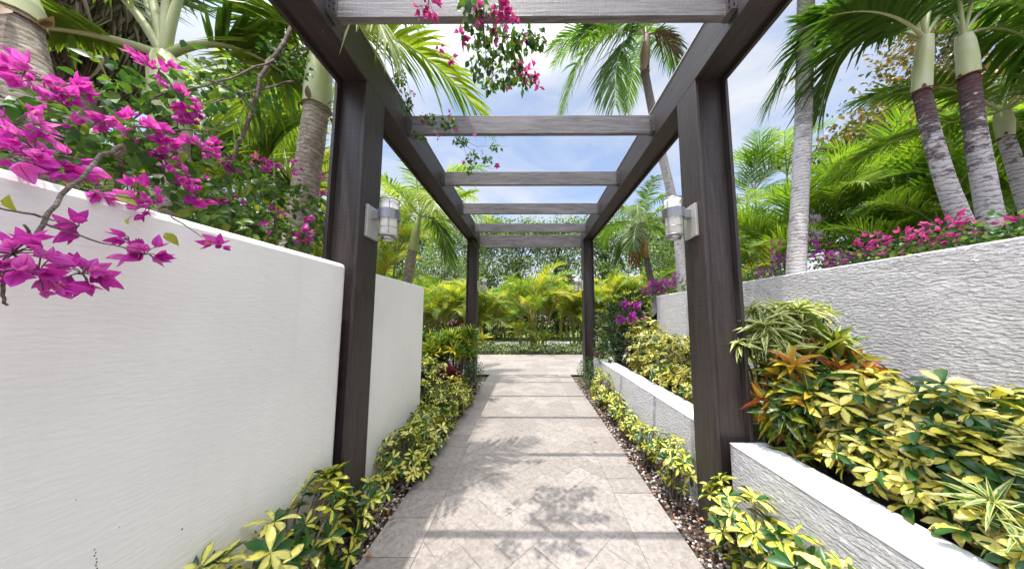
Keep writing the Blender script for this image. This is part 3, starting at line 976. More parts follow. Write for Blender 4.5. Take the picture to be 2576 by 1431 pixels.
#PLANTS
# ------------------------------------------------------------------ beds beside the path
b = MB()
ICO = None
def pebbles(n, x0, x1, y0, y1, sc=(.006, .014)):
    ph = (1 + 5 ** .5) / 2
    iv = nrm(np.array([(-1, ph, 0), (1, ph, 0), (-1, -ph, 0), (1, -ph, 0), (0, -1, ph), (0, 1, ph), (0, -1, -ph), (0, 1, -ph), (ph, 0, -1), (ph, 0, 1), (-ph, 0, -1), (-ph, 0, 1)], float))
    fi = np.array([(0, 11, 5), (0, 5, 1), (0, 1, 7), (0, 7, 10), (0, 10, 11), (1, 5, 9), (5, 11, 4), (11, 10, 2), (10, 7, 6), (7, 1, 8), (3, 9, 4), (3, 4, 2), (3, 2, 6), (3, 6, 8), (3, 8, 9), (4, 9, 5), (2, 4, 11), (6, 2, 10), (8, 6, 7), (9, 8, 1)])
    P = np.stack([rng.uniform(x0, x1, n), y0 + (y1 - y0) * rng.uniform(0, 1, n) ** 1.3, rng.uniform(-.012, .008, n)], -1)
    s = rng.uniform(*sc, n)
    v = iv[None] * (1 + rng.normal(0, .13, (n, 12, 1))) * (s[:, None, None] * V3(1.2, 1., .7)) + P[:, None]
    f = (fi[None] + (np.arange(n) * 12)[:, None, None]).reshape(-1, 3)
    b.add(v.reshape(-1, 3), f, None, np.repeat(np.clip(rng.beta(1.5, 1.3, n), 0, 1), 12))
pebbles(2900, -1.34, -1.05, .8, 6.6)
pebbles(2900, 1.05, 1.34, .8, 6.6)
tag(b.build('gravel', PEBBLE), 'white and brown pebble gravel along both path edges', 'gravel', kind='stuff')

b = MB()
n = 700
sd_ = rng.choice((-1, 1), n)
P = np.stack([sd_ * (1.05 + .27 * rng.uniform(0, 1, n)), .8 + 5.8 * rng.uniform(0, 1, n) ** 1.2, rng.uniform(.004, .02, n)], -1)
scatter(b, LEAFLOW, P, nrm(np.stack([rng.normal(size=n), rng.normal(size=n), rng.normal(0, .25, n)], -1)), np.stack([rng.normal(0, .3, n), rng.normal(0, .3, n), np.ones(n)], -1), rng.uniform(.015, .04, n), rng.uniform(.008, .018, n), rng.uniform(0, .6, n))
tag(b.build('leaf_litter', LITTER), 'fine brown leaf litter among the pebbles of both beds', 'leaf litter', kind='stuff')
for sx in (-1, 1):
    for i in range(26):
        y = 1.2 + 4.6 * rng.uniform() ** 1.5
        p = V3(sx * (1.0 + .3 * rng.uniform() ** 1.2), y, .022 + .01 * rng.uniform())
        q = MB()
        s = rng.uniform(.035, .075)
        a = rng.uniform(0, 6.28)
        scatter(q, OVAL, [(0, 0, 0)], [(math.cos(a), math.sin(a), rng.normal(0, .25))], [(rng.normal(0, .3), rng.normal(0, .3), 1)], s, s * .55, rng.uniform(0, 1))
        o = q.build('fallen_leaf', LITTER)
        o.location = p
        tag(o, 'dry orange brown leaf fallen on the %s pebble edging of the path' % ('left' if sx < 0 else 'right'), 'leaf', 'fallen leaves beside the path, %s' % ('left' if sx < 0 else 'right'))
for X, Y, lab in ((1493, 1110, 'single tan leaf lying alone in the middle of the paving'), (1080, 1030, None)):
    if lab:
        q = MB(); scatter(q, OVAL, [(0, 0, 0)], [(1, .4, .3)], [(.2, .3, 1)], .05, .03, .9)
        o = q.build('fallen_leaf', LITTER); o.location = px(X, Y, z=.01)
        tag(o, lab, 'leaf')

# ------------------------------------------------------------------ low planting in the two narrow strips
umbrella_shrub('big bright yellow umbrella shrub at the foot of the smooth left wall, nearest the viewer', (-1.2, 1.35, 0),
               [((-1.24, 1.30, .36), (.17, .30, .24)), ((-1.20, 1.62, .36), (.15, .24, .24)), ((-1.20, 1.08, .30), (.16, .22, .24))], 92, .082)
umbrella_shrub('small umbrella shrub right against the foot of the left near post', (-1.16, 1.95, 0),
               [((-1.17, 1.82, .16), (.12, .22, .16)), ((-1.16, 2.12, .20), (.09, .14, .14))], 22, .072)
ys = [2.55, 3.02, 3.5, 4.0, 4.5]
names = ['umbrella shrub behind the left near post, first of the left row beyond it', 'second umbrella shrub of the left row, spilling over the path edge',
         'third umbrella shrub of the left row, beside the end of the white wall', 'umbrella shrub of the left row under the finger leaved croton',
         'farthest umbrella shrub of the left row, next to the round dark bush']
for y, lab, hh in zip(ys, names, (.42, .48, .52, .56, .5)):
    umbrella_shrub(lab, (-1.18, y, 0), [((-1.18 + rng.normal(0, .02), y, hh * .62), (.17, .30, hh * .46)), ((-1.07, y + .1, hh * .34), (.13, .24, hh * .28))], 86, .064)
umbrella_shrub('wide umbrella shrub filling the gap past the end of the left wall', (-1.55, 3.95, 0), [((-1.55, 3.95, .55), (.32, .35, .38)), ((-1.6, 4.5, .45), (.38, .35, .34))], 130, .07)
umbrella_shrub('bushy yellow umbrella shrub against the near planter wall, nearest on the right', (1.2, 1.5, 0),
               [((1.22, 1.62, .30), (.15, .26, .24)), ((1.25, 1.27, .30), (.13, .26, .24)), ((1.27, .98, .30), (.12, .22, .24))], 120, .074)
ysr = [2.35, 2.85, 3.4, 3.95]
namr = ['sparse umbrella shrub just behind the right near post', 'small umbrella shrub second behind the right near post', 'low umbrella shrub halfway along the white planter wall', 'bright umbrella shrub next to the clipped dark bush']
for y, lab, hh, nn in zip(ysr, namr, (.5, .40, .34, .44), (34, 26, 28, 44)):
    umbrella_shrub(lab, (1.19, y, 0), [((1.2, y, hh * .62), (.12, .24, hh * .40))], nn, .06)
umbrella_shrub('yellow umbrella shrub at the far end of the right strip', (1.2, 4.6, 0), [((1.2, 4.6, .34), (.16, .4, .28))], 60, .06)
leafy('round_bush', 'clipped dark green bush left of the paving near the far left post', 'shrub', (-1.15, 5.6, 0), [((-1.17, 5.5, .33), (.24, .42, .34))], 900, LEAFLOW, .045, .5, BOX, tone=(0, 1))
leafy('round_bush', 'small leaved green bush at the foot of the far right post', 'shrub', (1.22, 5.6, 0), [((1.2, 5.6, .33), (.22, .45, .34))], 900, LEAFLOW, .04, .5, HEDGE, tone=(0, .62))

# crotons and dark red plants on the left
def heads(n, c, r, up=.8):
    C, d = in_ell(n, c, r, .1)
    return list(zip(C, nrm(d * V3(.7, .7, .5) + V3(0, 0, up))))
strap_shrub('croton', 'finger leaved yellow and green croton before the far left post', (-1.35, 5.0, 0), heads(40, (-1.22, 4.85, .98), (.36, .35, .32)), 18, .21, .15, CROTON_GREEN, LANCE, (.25, 1.2))
strap_shrub('croton', 'croton with long arching leaves between the wall end and the first finger leaved one', (-1.75, 4.6, 0), heads(30, (-1.72, 4.7, .9), (.32, .35, .32)), 16, .21, .15, CROTON_GREEN, LANCE, (.25, 1.25))
strap_shrub('cordyline', 'dark red cordyline low under the finger leaved croton', (-1.3, 4.3, 0), heads(6, (-1.35, 4.45, .52), (.22, .15, .1)), 12, .17, .3, CORDY, LANCE, (.3, 1.4))
strap_shrub('cordyline', 'dark red cordyline showing above the left croton', (-1.9, 6.0, 0), heads(4, (-1.75, 6.0, 1.22), (.2, .2, .1)), 10, .22, .3, CORDY, LANCE, (.3, 1.2))
strap_shrub('cordyline', 'small red leaved plant at the foot of the far right post', (1.5, 5.95, 0), heads(7, (1.5, 5.75, .62), (.14, .2, .16)), 12, .16, .3, CORDY, LANCE, (.3, 1.4))

# ------------------------------------------------------------------ raised planter on the right
cl = lambda C: (C[:, 0] > 1.5) & (C[:, 0] < 2.37)
GRP = 'pale umbrella shrubs in the raised planter'
umbrella_shrub('pale umbrella shrub in the planter beside the right near post, behind the croton', (1.85, 1.75, .56), [((1.92, 1.60, .94), (.32, .26, .28)), ((1.75, 1.45, .82), (.14, .2, .16))], 110, .08, SCHEF_PALE, group=GRP, zmin=.6, clipf=cl)
umbrella_shrub('broad pale umbrella shrub in the middle of the near planter', (1.9, 1.3, .56), [((1.98, 1.28, .97), (.36, .30, .26)), ((1.74, 1.2, .84), (.16, .3, .2)), ((1.66, 1.42, .77), (.09, .34, .10)), ((1.66, 1.0, .77), (.09, .25, .10))], 170, .083, SCHEF_PALE, group=GRP, zmin=.58, clipf=cl)
umbrella_shrub('pale umbrella shrub at the right edge of the photo against the rough wall', (2.1, .95, .56), [((2.12, 1.02, 1.0), (.26, .28, .26)), ((1.82, .95, .84), (.2, .26, .2))], 120, .088, SCHEF_PALE, group=GRP, zmin=.58, clipf=cl)
for i, (y, lab) in enumerate(((2.55, 'pale umbrella shrub in the planter just beyond the right near post'), (3.1, 'pale umbrella shrub second beyond the right near post in the planter'),
                              (3.65, 'pale umbrella shrub below the low end of the rough wall'), (4.2, 'pale umbrella shrub beside the dark glossy shrub'))):
    umbrella_shrub(lab, (1.9, y, .56), [((1.93, y, .95), (.36, .36, .33)), ((1.68, y - .1, .8), (.15, .33, .2))], 120, .072, SCHEF_PALE, group=GRP, zmin=.58, clipf=cl)
umbrella_shrub('tall pale umbrella shrub at the end of the rough wall', (2.0, 4.8, .56), [((2.05, 4.75, 1.15), (.32, .35, .35))], 100, .072, SCHEF_PALE, group=GRP, zmin=.58)
leafy('glossy_shrub', 'dark glossy leaved shrub at the far end of the right planter', 'shrub', (1.75, 5.4, .56),
      [((1.68, 5.35, 1.25), (.36, .4, .5)), ((1.95, 5.45, 1.45), (.42, .4, .5)), ((1.5, 5.2, .85), (.2, .3, .3)), ((2.15, 5.6, 1.75), (.3, .3, .3))], 1500, LANCE, .14, .22, OLEANDER, tone=(0, 1), droop=-.2)
strap_shrub('song_dracaena', 'cream striped strap leaf plant in front of the rough wall beside the right near post', (1.8, 2.05, .56),
            heads(46, (1.84, 2.0, 1.36), (.38, .26, .27)), 22, .14, .2, SONG, STRAP, (.3, 1.6))
strap_shrub('song_dracaena', 'cream striped strap leaf plant low at the right edge of the photo', (1.72, .85, .56),
            [(px(2500, 1265, y=.98), (-.5, -.2, .8)), (px(2625, 1120, y=.98), (-.2, -.2, .9)), (px(2660, 1240, y=.92), (-.3, -.2, .9)),
             (px(2580, 1330, y=.95), (-.4, 0, .8)), (px(2640, 1385, y=.9), (-.4, -.2, .8)), (px(2680, 1270, y=.9), (0, 0, 1))],
            20, .105, .15, SONG, STRAP, (.25, 1.5))
strap_shrub('croton', 'orange and green croton drooping over the near planter wall beside the post', (1.72, 1.72, .56),
            heads(34, (1.71, 1.72, .98), (.20, .17, .30), .35) + heads(12, (1.93, 1.78, 1.16), (.18, .12, .12), .5), 16, .15, .27, CROTON, LANCE, (.35, 1.7))
strap_shrub('croton', 'upright croton with a few broad lobed green leaves before the rough wall', (1.98, 1.8, .56),
            [(px(2075, 895, y=1.78), (.1, -.1, 1)), (px(2040, 900, y=1.8), (-.3, 0, 1)), (px(2105, 905, y=1.76), (.5, -.1, .8))], 8, .27, .2, leaf('broad_green_leaf', [(0., (.05, .13, .02)), (.6, (.13, .22, .025)), (1., (.38, .36, .05))], .3, .32, midrib=(.5, .46, .07)), LANCE, (.12, .85))

# ------------------------------------------------------------------ right bank: palms
def P_(pts, y):
    return [px(X, Y, y=y) for X, Y in pts]
KW = dict(nl=62, ll=.48, w=.034, leafdroop=.4, tone=(.05, .6))
y = 5.3
c = px(1625, 88, y=y)
palm('palm', 'slender palm with a tan crownshaft seen between the rafters on the right', (2.95, y, 1.2), [(3.05, y, 1.2)] + P_([(1708, 580), (1690, 490), (1655, 350), (1632, 235), (1622, 182)], y), (0.102, 0.08925, 0.085, 0.085, 0.08075, 0.08075),
     BARK_TALL, P_([(1622, 184), (1622, 140), (1626, 92)], y), (0.085, 0.1062, 0.07225), SHAFT_BROWN,
     [(bez(c, px(1470, 30, y=5.1), px(1418, 285, y=4.9)), dict(KW, ll=.75, nl=84, w=.042, leafdroop=.7)), (bez(c, px(1540, 70, y=5.0), px(1548, 268, y=4.7)), dict(KW, ll=.72, nl=80, w=.042, leafdroop=.7)),
      (bez(c, px(1500, 0, y=5.5), px(1440, 130, y=5.6)), dict(KW, ll=.55)), (bez(c, px(1600, 40, y=5.0), px(1580, 60, y=4.4)), dict(KW, ll=.5)),
      (bez(c, px(1690, 60, y=5.2), px(1712, 215, y=5.1)), dict(KW, ll=.5, leaf=DEADFROND, stalk=DEADFROND, leafdroop=.9, name='dead_frond'))],
     dict(at=c, n=12, L=2.5, el0=1.4, elr=.9, droop=1.3, az0=.3, kw=dict(KW, ll=.5)), PALM_DARK)
y = 2.5
palm('palm', 'tall straight grey ringed palm trunk rising from behind the rough wall', (2.55, y, 1.74), [(2.50, y, 1.7)] + P_([(2000, 690), (2014, 480), (2024, 250), (2026, 0), (2034, -220)], y) + [(3.1, 2.5, 6.3)], (0.0736, 0.072, 0.0656, 0.0656, 0.0672, 0.064, 0.0624),
     BARK_GREY, [(3.1, 2.5, 6.3), (3.12, 2.5, 7.1)], (.085, .06), None, (), dict(at=(3.12, 2.5, 7.1), n=13, L=2.2, el0=1.3, elr=1.1, droop=1.2, kw=dict(KW)), PALM_DARK)
y = 2.0
c = px(2327, 98, y=y)
palm('palm', 'leaning palm with a pale green crownshaft, left one of the pair on the right', (3.3, y, 1.8), P_([(2462, 660), (2435, 600), (2385, 480), (2345, 350), (2318, 228)], y), (0.06068, 0.05772, 0.0518, 0.04736, 0.04588),
     BARK_DARK, P_([(2318, 232), (2320, 190), (2324, 140), (2327, 98)], y), (0.0532, 0.05244, 0.05016, 0.04408), SHAFT,
     [(bez(c, px(2110, 10, y=2.3), px(2062, 290, y=2.5)), dict(KW, ll=.5, nl=64, leafdroop=.5)), (bez(c, px(2080, -60, y=2.5), px(1935, 270, y=2.7)), dict(KW, ll=.52, nl=60, leafdroop=.6)),
      (bez(c, px(2240, 0, y=1.9), px(2090, 40, y=2.0)), dict(KW, ll=.45)), (bez(c, px(2300, -120, y=1.8), px(2180, -200, y=1.7)), dict(KW, ll=.5)),
      (bez(c, px(2400, -60, y=2.4), px(2560, 40, y=2.8)), dict(KW, ll=.5)), (bez(c, px(2350, -140, y=2.0), px(2480, -250, y=2.0)), dict(KW, ll=.5)),
      (bez(c, px(2260, -60, y=2.6), px(2200, 0, y=3.2)), dict(KW, ll=.5)), (bez(c, px(2200, 20, y=2.2), px(2010, 60, y=2.5)), dict(KW, ll=.5, nl=70))], None, PALM_DARK)
c = px(2424, 92, y=2.1)
palm('palm', 'dark mottled palm with a pale green crownshaft, right one of the pair on the right', (3.75, 2.1, 1.8), P_([(2512, 640), (2494, 560), (2468, 420), (2448, 300), (2437, 190)], 2.1), (0.06624, 0.06336, 0.05904, 0.05472, 0.05328),
     BARK_DARK, P_([(2437, 194), (2434, 150), (2428, 110), (2424, 92)], 2.1), (0.05986, 0.05767, 0.05256, 0.0438), SHAFT,
     [(bez(c, px(2360, -60, y=2.5), px(2250, 60, y=2.9)), dict(KW, ll=.5)), (bez(c, px(2500, -60, y=2.2), px(2640, 60, y=2.4)), dict(KW, ll=.5)), (bez(c, px(2560, 20, y=2.2), px(2680, 200, y=2.4)), dict(KW, ll=.5)),
      (bez(c, px(2480, -160, y=2.), px(2560, -260, y=2.)), dict(KW, ll=.5)), (bez(c, px(2400, -160, y=2.), px(2340, -260, y=2.)), dict(KW, ll=.5))], None, PALM_DARK)
c = px(2522, 282, y=2.6)
palm('palm', 'thin young palm stem behind the pair at the right edge of the photo', (5.2, 2.6, 1.8), P_([(2600, 560), (2570, 470), (2545, 390), (2530, 345)], 2.6), (.06, .055, .05, .05), BARK_DARK, P_([(2530, 348), (2526, 310), (2522, 284)], 2.6), (.05, .06, .05), SHAFT,
     (), dict(at=c, n=9, L=1.3, el0=1.3, elr=1.3, droop=1.3, kw=dict(KW, ll=.36)), PALM)
y = 8.
c = px(1612, 562, y=y)
palm('palm', 'small palm with an orange crownshaft beyond the end of the rough wall', (3.8, y, .3), [(3.9, y, -.1)] + P_([(1645, 740), (1634, 690), (1626, 648)], y), (.10, .10, .09, .085), BARK_GREY, P_([(1626, 650), (1620, 610), (1612, 562)], y), (.085, .10, .06),
     simple('orange_brown_crownshaft', (.42, .22, .07), .5, var=.3, scale=6), (), dict(at=c, n=15, L=2.0, el0=1.35, elr=1.9, droop=1.5, kw=dict(KW, ll=.5, leafdroop=.5)), PALM)
q = MB()
for i in range(60):
    p = px(1606, 568, y=7.9)
    e = p + V3(rng.normal(-.12, .12), rng.normal(0, .12), -rng.uniform(.4, 1.3))
    q.tube(bez(p, (p + e) / 2 + V3(-.15, 0, .25), e, 5), .014, 4, 0, rng.uniform(), cap=False)
o = q.build('seed_cluster', leaf('red_seed_strand', [(0., (.12, .012, .01)), (1., (.30, .04, .025))], 0, .6, 1.), bpy.data.objects[[o_.name for o_ in bpy.data.objects if o_.get('label', '').startswith('small palm with an orange')][0]], (3.8, y, .3))

for X, Y, lab in ((2044, 552, 'upper of two pale tufted air plants clinging to the straight grey trunk'), (2040, 592, 'lower and larger of two pale tufted air plants on the straight grey trunk')):
    p = px(X, Y, y=2.46)
    q = MB()
    n = 130
    D_ = nrm(rdir(n) + V3(.35, -.3, 0))
    scatter(q, STRAP, np.repeat(p[None], n, 0), D_, rdir(n, .5), rng.uniform(.04, .085, n) * (1.15 if Y > 570 else .8), .006, rng.uniform(0, 1, n))
    tag(place(q.build('air_plant', leaf('silvery_lilac_leaf', [(0., (.30, .25, .26)), (1., (.55, .48, .52))], .2, .7, 1.), None, p), p), lab, 'air plant', 'air plants on the palm trunk')
GR = 'feathery palm clumps on the right bank'
for X, YT, yy, zb, L, st, lab in (
        (1905, 350, 8.0, .8, 2.0, 6, 'feathery palm clump on the right bank, seen just right of the near post'),
        (1985, 400, 5.6, 1.5, 1.6, 6, 'feathery palm clump behind the straight grey trunk'),
        (2130, 370, 5.0, 1.7, 1.6, 5, 'broad feathery palm clump right of the straight grey trunk'),
        (2230, 400, 3.9, 1.75, 1.3, 7, 'feathery palm clump behind the leaning palm of the pair'),
        (2390, 360, 3.9, 1.75, 1.4, 5, 'feathery palm clump between the pair of trunks'),
        (2560, 290, 3.6, 1.75, 1.5, 6, 'feathery palm clump at the right edge of the photo'),
        (2290, 300, 6.5, 1.4, 1.9, 5, 'tall feathery palm clump farther back on the right bank'),
        (1800, 500, 9.5, .3, 2.0, 6, 'distant feathery palm clump above the rough wall end')):
    p = px(X, YT, y=yy)
    clump('palm_clump', lab, (p[0], yy, zb), st, max(.15, p[2] - zb - .62 * L), L, 7, DARK_PROTO, .45, True, GR, int(X), .03, .7)
clump('palm_clump', 'yellowish palm clump low behind the rough wall beside the near post', (4.6, 6.0, 1.4), 5, 1.0, 1.4, 6, ARECA_PROTO, .4, True, None, 5, .025, .6)
tree('olive brown leaved tree high at the right edge of the photo', (10.5, 6.5, 0), 8.5, [((-1.2, -.5, 5.6), (1.8, 1.6, 1.3)), ((.8, -.6, 7.6), (2.2, 1.8, 1.8)), ((1.0, -1.2, 5.0), (2.0, 1.6, 1.5))], 420, 60, .15, MANGO, .3, 'broadleaf_tree', rt=.16, tpl=OVAL, seed=3)

# bougainvillea on the rough wall
def pts_on(lst, x):
    return [(px(X, Y, x=x), r, max(3, int(n * .8))) for X, Y, r, n in lst]
bougainvillea('low purple bougainvillea on the rough wall left of the straight grey trunk', (2.75, 3.0, 1.7), pts_on([(1935, 690, .07, 16), (1965, 655, .10, 40), (1950, 620, .06, 14), (1910, 690, .06, 12)], 2.7),
              [((2.75, 3.0, 1.98), (.25, .5, .16)), ((2.9, 3.3, 2.1), (.3, .4, .2))], 420, [([(2.8, 3, 1.7), (2.75, 2.9, 2.05)], .008, .004)], .04, BRACT_PURPLE, .034)
bougainvillea('purple and pink bougainvillea on the rough wall right of the straight grey trunk', (2.75, 2.2, 1.7), pts_on([(2080, 655, .08, 40), (2060, 620, .06, 14), (2120, 640, .05, 10)], 2.65),
              [((2.75, 2.25, 1.96), (.2, .35, .14))], 380, [([(2.8, 2.2, 1.7), (2.72, 2.25, 2.05)], .008, .004)], .038, BRACT_PURPLE, .034)
bougainvillea('faded pink bougainvillea on the rough wall before the leaning palm', (2.8, 1.75, 1.7), pts_on([(2165, 625, .06, 14), (2205, 610, .09, 30), (2235, 640, .05, 10), (2290, 600, .07, 18)], 2.65),
              [((2.75, 1.8, 1.96), (.2, .35, .13))], 460, [([(2.8, 1.8, 1.7), (2.72, 1.8, 2.05)], .008, .004)], .038, BRACT_PINK, .034)
bougainvillea('pink bougainvillea on the rough wall at the foot of the leaning palm', (2.85, 1.45, 1.7), pts_on([(2370, 575, .09, 36), (2420, 590, .06, 14), (2340, 605, .06, 14), (2400, 560, .06, 12)], 2.65),
              [((2.75, 1.5, 1.97), (.2, .3, .14))], 460, [([(2.8, 1.5, 1.7), (2.72, 1.5, 2.05)], .008, .004)], .038, BRACT_PINK, .034)
bougainvillea('sparse green bougainvillea on the rough wall at the right edge of the photo', (2.85, 1.2, 1.7), pts_on([(2560, 560, .03, 4), (2480, 565, .03, 4)], 2.65),
              [((2.75, 1.15, 1.98), (.2, .35, .13))], 480, [([(2.8, 1.2, 1.7), (2.72, 1.2, 2.05)], .008, .004)], .038, BRACT_PINK, .034)
bougainvillea('bougainvillea with violet flower heads around the far end of the rough wall', (2.5, 5.3, 1.4),
              [(px(1655, 722, y=5.2), .16, 90), (px(1685, 712, y=5.0), .12, 40), (px(1625, 735, y=5.3), .10, 30), (px(1572, 768, y=5.0), .07, 30), (px(1600, 768, y=4.9), .06, 26), (px(1562, 803, y=4.9), .06, 26), (px(1590, 800, y=4.8), .06, 26), (px(1620, 800, y=4.8), .03, 6), (px(1700, 695, y=5.0), .06, 10)],
              [((2.55, 5.2, 1.95), (.35, .4, .2)), ((2.75, 4.6, 2.0), (.2, .4, .15))], 420, [([(2.6, 5.3, 1.4), (2.5, 5.2, 2.0)], .01, .005)], .05, BRACT_PURPLE, .05)

# ------------------------------------------------------------------ left bank: palms
y = 2.2
c = px(412, 142, y=y)
KL = dict(nl=52, ll=.62, w=.046, leafdroop=.2, rr=.042, tone=(.2, .8), t0=.36)
palm('palm', 'palm with thick pale leaf stalks fanning out behind the left bougainvillea', (-3.3, y, 1.4), [(-3.25, y, 1.4)] + P_([(438, 480), (436, 400), (434, 345)], y), (.11, .105, .10, .10), BARK_BROWN,
     P_([(434, 350), (428, 250), (418, 180), (412, 140)], y), (.115, .125, .11, .07), SHAFT,
     [(bez(c, px(320, -40, y=2.1), px(140, -120, y=1.9)), dict(KL)), (bez(c, px(385, -60, y=2.2), px(270, -320, y=2.2)), dict(KL)), (bez(c, px(450, -60, y=2.2), px(560, -260, y=2.3)), dict(KL)),
      (bez(c, px(560, 60, y=2.4), px(735, 200, y=2.6)), dict(KL, tone=(0., .4))), (bez(c, px(230, 70, y=2.1), px(60, 70, y=2.0)), dict(KL, ll=.4, tone=(.5, 1.))),
      (bez(c, px(420, -40, y=2.2), px(430, -260, y=2.3)), dict(KL)), (bez(c, px(365, -20, y=2.6), px(300, -180, y=3.)), dict(KL))], None, PALM)
y = 1.3
palm('palm', 'thick palm trunk cut by the left edge of the photo', (-2.7, y, 1.4), [(-2.66, y, 1.4)] + P_([(70, 260), (45, 150), (28, 50)], y), (.10, .10, .095, .09), BARK_BROWN, P_([(28, 52), (15, 10), (5, -60)], y), (.10, .115, .09), SHAFT, (),
     dict(at=px(5, -60, y=y), n=9, L=1.6, el0=1.45, elr=.7, droop=.8, az0=1., kw=dict(KL, ll=.4), skip=lambda a, e: not 2.2 < a < 4.2), PALM)
# shaggy palm with its skirt of dead leaves
pc = px(215, 130, y=2.7)
t = thing('palm', 'shaggy palm hung with a skirt of dead grey brown leaves', 'palm', (pc[0], 2.7, 1.4), 'palms around the path')
q = MB(); q.tube([(pc[0], 2.7, 1.3), (pc[0], 2.7, pc[2] + 1.2)], (.2, .17), 12); q.build('trunk', BARK_BROWN, t, (pc[0], 2.7, 1.4))
q = MB()
n = 1500
th = rng.uniform(0, 6.28, n); hz = rng.uniform(-.25, 1.1, n) + .04 * np.sin(th * 5)
rr = .30 + .16 * np.clip(hz, 0, 1) + rng.normal(0, .035, n)
P = np.stack([pc[0] + rr * np.cos(th), 2.7 + rr * np.sin(th), pc[2] + hz], -1)
X = nrm(np.stack([np.cos(th) * .25, np.sin(th) * .25, -np.ones(n)], -1) + rng.normal(0, .22, (n, 3)))
scatter(q, STRAP, P, X, np.stack([np.cos(th), np.sin(th), np.zeros(n)], -1), rng.uniform(.2, .5, n), rng.uniform(.012, .03, n), rng.uniform(0, 1, n))
q.build('dead_leaf_skirt', leaf('dead_grey_brown_leaf', [(0., (.12, .08, .055)), (.5, (.34, .28, .21)), (1., (.60, .53, .43))], .2, .8, 1.), t, (pc[0], 2.7, 1.4))
for k in range(16):
    q = MB(); frond(q, arc((pc[0], 2.7, pc[2] + 1.3), k * 2.4, 1.4 - .05 * k, 1.3, .8), 40, .4, .03); q.build('frond', [PALM, STALK], t, (pc[0], 2.7, 1.4))
y = 2.4
c = px(806, 128, y=y)
KF = dict(nl=60, ll=.5, w=.034, leafdroop=.45, rr=.018, tone=(.35, .95))
palm('palm', 'palm with a ringed trunk and fat green crownshaft beside the left near post', (-2.25, y, 1.4), [(-2.32, y, 1.4)] + P_([(752, 600), (762, 520), (778, 400), (790, 320), (797, 268)], y), (.125, .115, .108, .102, .10, .10), BARK_BROWN,
     P_([(797, 274), (800, 230), (804, 180), (806, 128)], y), (.112, .112, .104, .078), SHAFT,
     [(bez(c, (-1.35, 2.2, 4.6), (-.42, 2.95, 3.66)), dict(KF, ll=.5, nl=70)), (bez(c, (-1.5, 1.95, 4.55), (-1.06, 1.80, 3.52)), dict(KF, ll=.42, leafdroop=1.1, nl=56)),
      (bez(c, px(690, 90, y=2.6), px(585, 330, y=2.9)), dict(KF, ll=.6, tone=(.3, .8))), (bez(c, px(740, 110, y=2.9), px(690, 330, y=3.4)), dict(KF, ll=.6, tone=(.4, .9))),
      (bez(c, px(720, 20, y=2.3), px(620, 60, y=2.4)), dict(KF, ll=.5)), (bez(c, px(860, 40, y=3.2), px(900, 60, y=4.2)), dict(KF)), (bez(c, px(880, 60, y=2.9), px(990, 60, y=3.3)), dict(KF))],
     dict(at=c, n=7, L=1.9, el0=1.45, elr=.4, droop=.8, kw=dict(KF)), PALM)
y = 6.5
c = px(1056, 545, y=y)
palm('palm', 'slim palm with a green crownshaft seen past the left near post', (-3.0, y, -.05), [(-3.1, y, -.1)] + P_([(1022, 720), (1030, 680), (1038, 630)], y), (.13, .12, .115, .105), BARK_BROWN, P_([(1038, 634), (1045, 590), (1054, 548)], y), (.105, .10, .06), SHAFT,
     [(bez(c, px(1110, 530, y=6.4), px(1130, 660, y=6.2)), dict(KW, ll=.55, leafdroop=.6)), (bez(c, px(1150, 500, y=6.6), px(1200, 480, y=7)), dict(KW, tone=(.5, 1)))],
     dict(at=c, n=14, L=2.3, el0=1.4, elr=1.5, droop=1.35, kw=dict(KW, ll=.55, leafdroop=.5, tone=(.3, .95))), PALM)

# fan palm leaf mass behind the bougainvillea
fb = px(684, 400, y=3.4)
t = thing('fan_palm', 'fan leaved palm glowing behind the left bougainvillea', 'palm', (fb[0], 3.4, 1.2), 'palms around the path')
for k, (X, Y, yy, a0, a1, rad, tn) in enumerate(((684, 385, 3.2, 1.0, 4.3, .85, (.35, .8)), (600, 450, 3.6, .3, 3.8, .8, (.2, .7)), (740, 470, 3.7, -.6, 3.6, .7, (.4, .9)), (640, 320, 3.9, -.4, 3.5, .9, (.3, .8)), (560, 380, 3.3, .6, 4.0, .7, (.2, .6)))):
    p = px(X, Y, y=yy)
    q = MB()
    n = 34
    th = np.linspace(a0, a1, n) + rng.normal(0, .02, n)
    X_ = np.stack([np.cos(th), -.25 + .1 * rng.normal(size=n), np.sin(th)], -1)
    Z_ = np.stack([.12 * np.sin(th) + rng.normal(0, .25, n), -np.ones(n), rng.normal(0, .25, n)], -1)
    scatter(q, STRAP, np.repeat(p[None], n, 0), X_, Z_, rad * rng.uniform(.85, 1.05, n), rad * .075, np.clip(rng.uniform(*tn, n), 0, 1))
    q.tube(bez(p, p + V3(.05, .1, -.4), V3(fb[0], 3.4, 1.3), 6), .012, 6, 1, cap=False)
    q.build('fan_leaf', [PALM, STALK], t, (fb[0], 3.4, 1.2))
GL = 'feathery palm clumps behind the left wall'
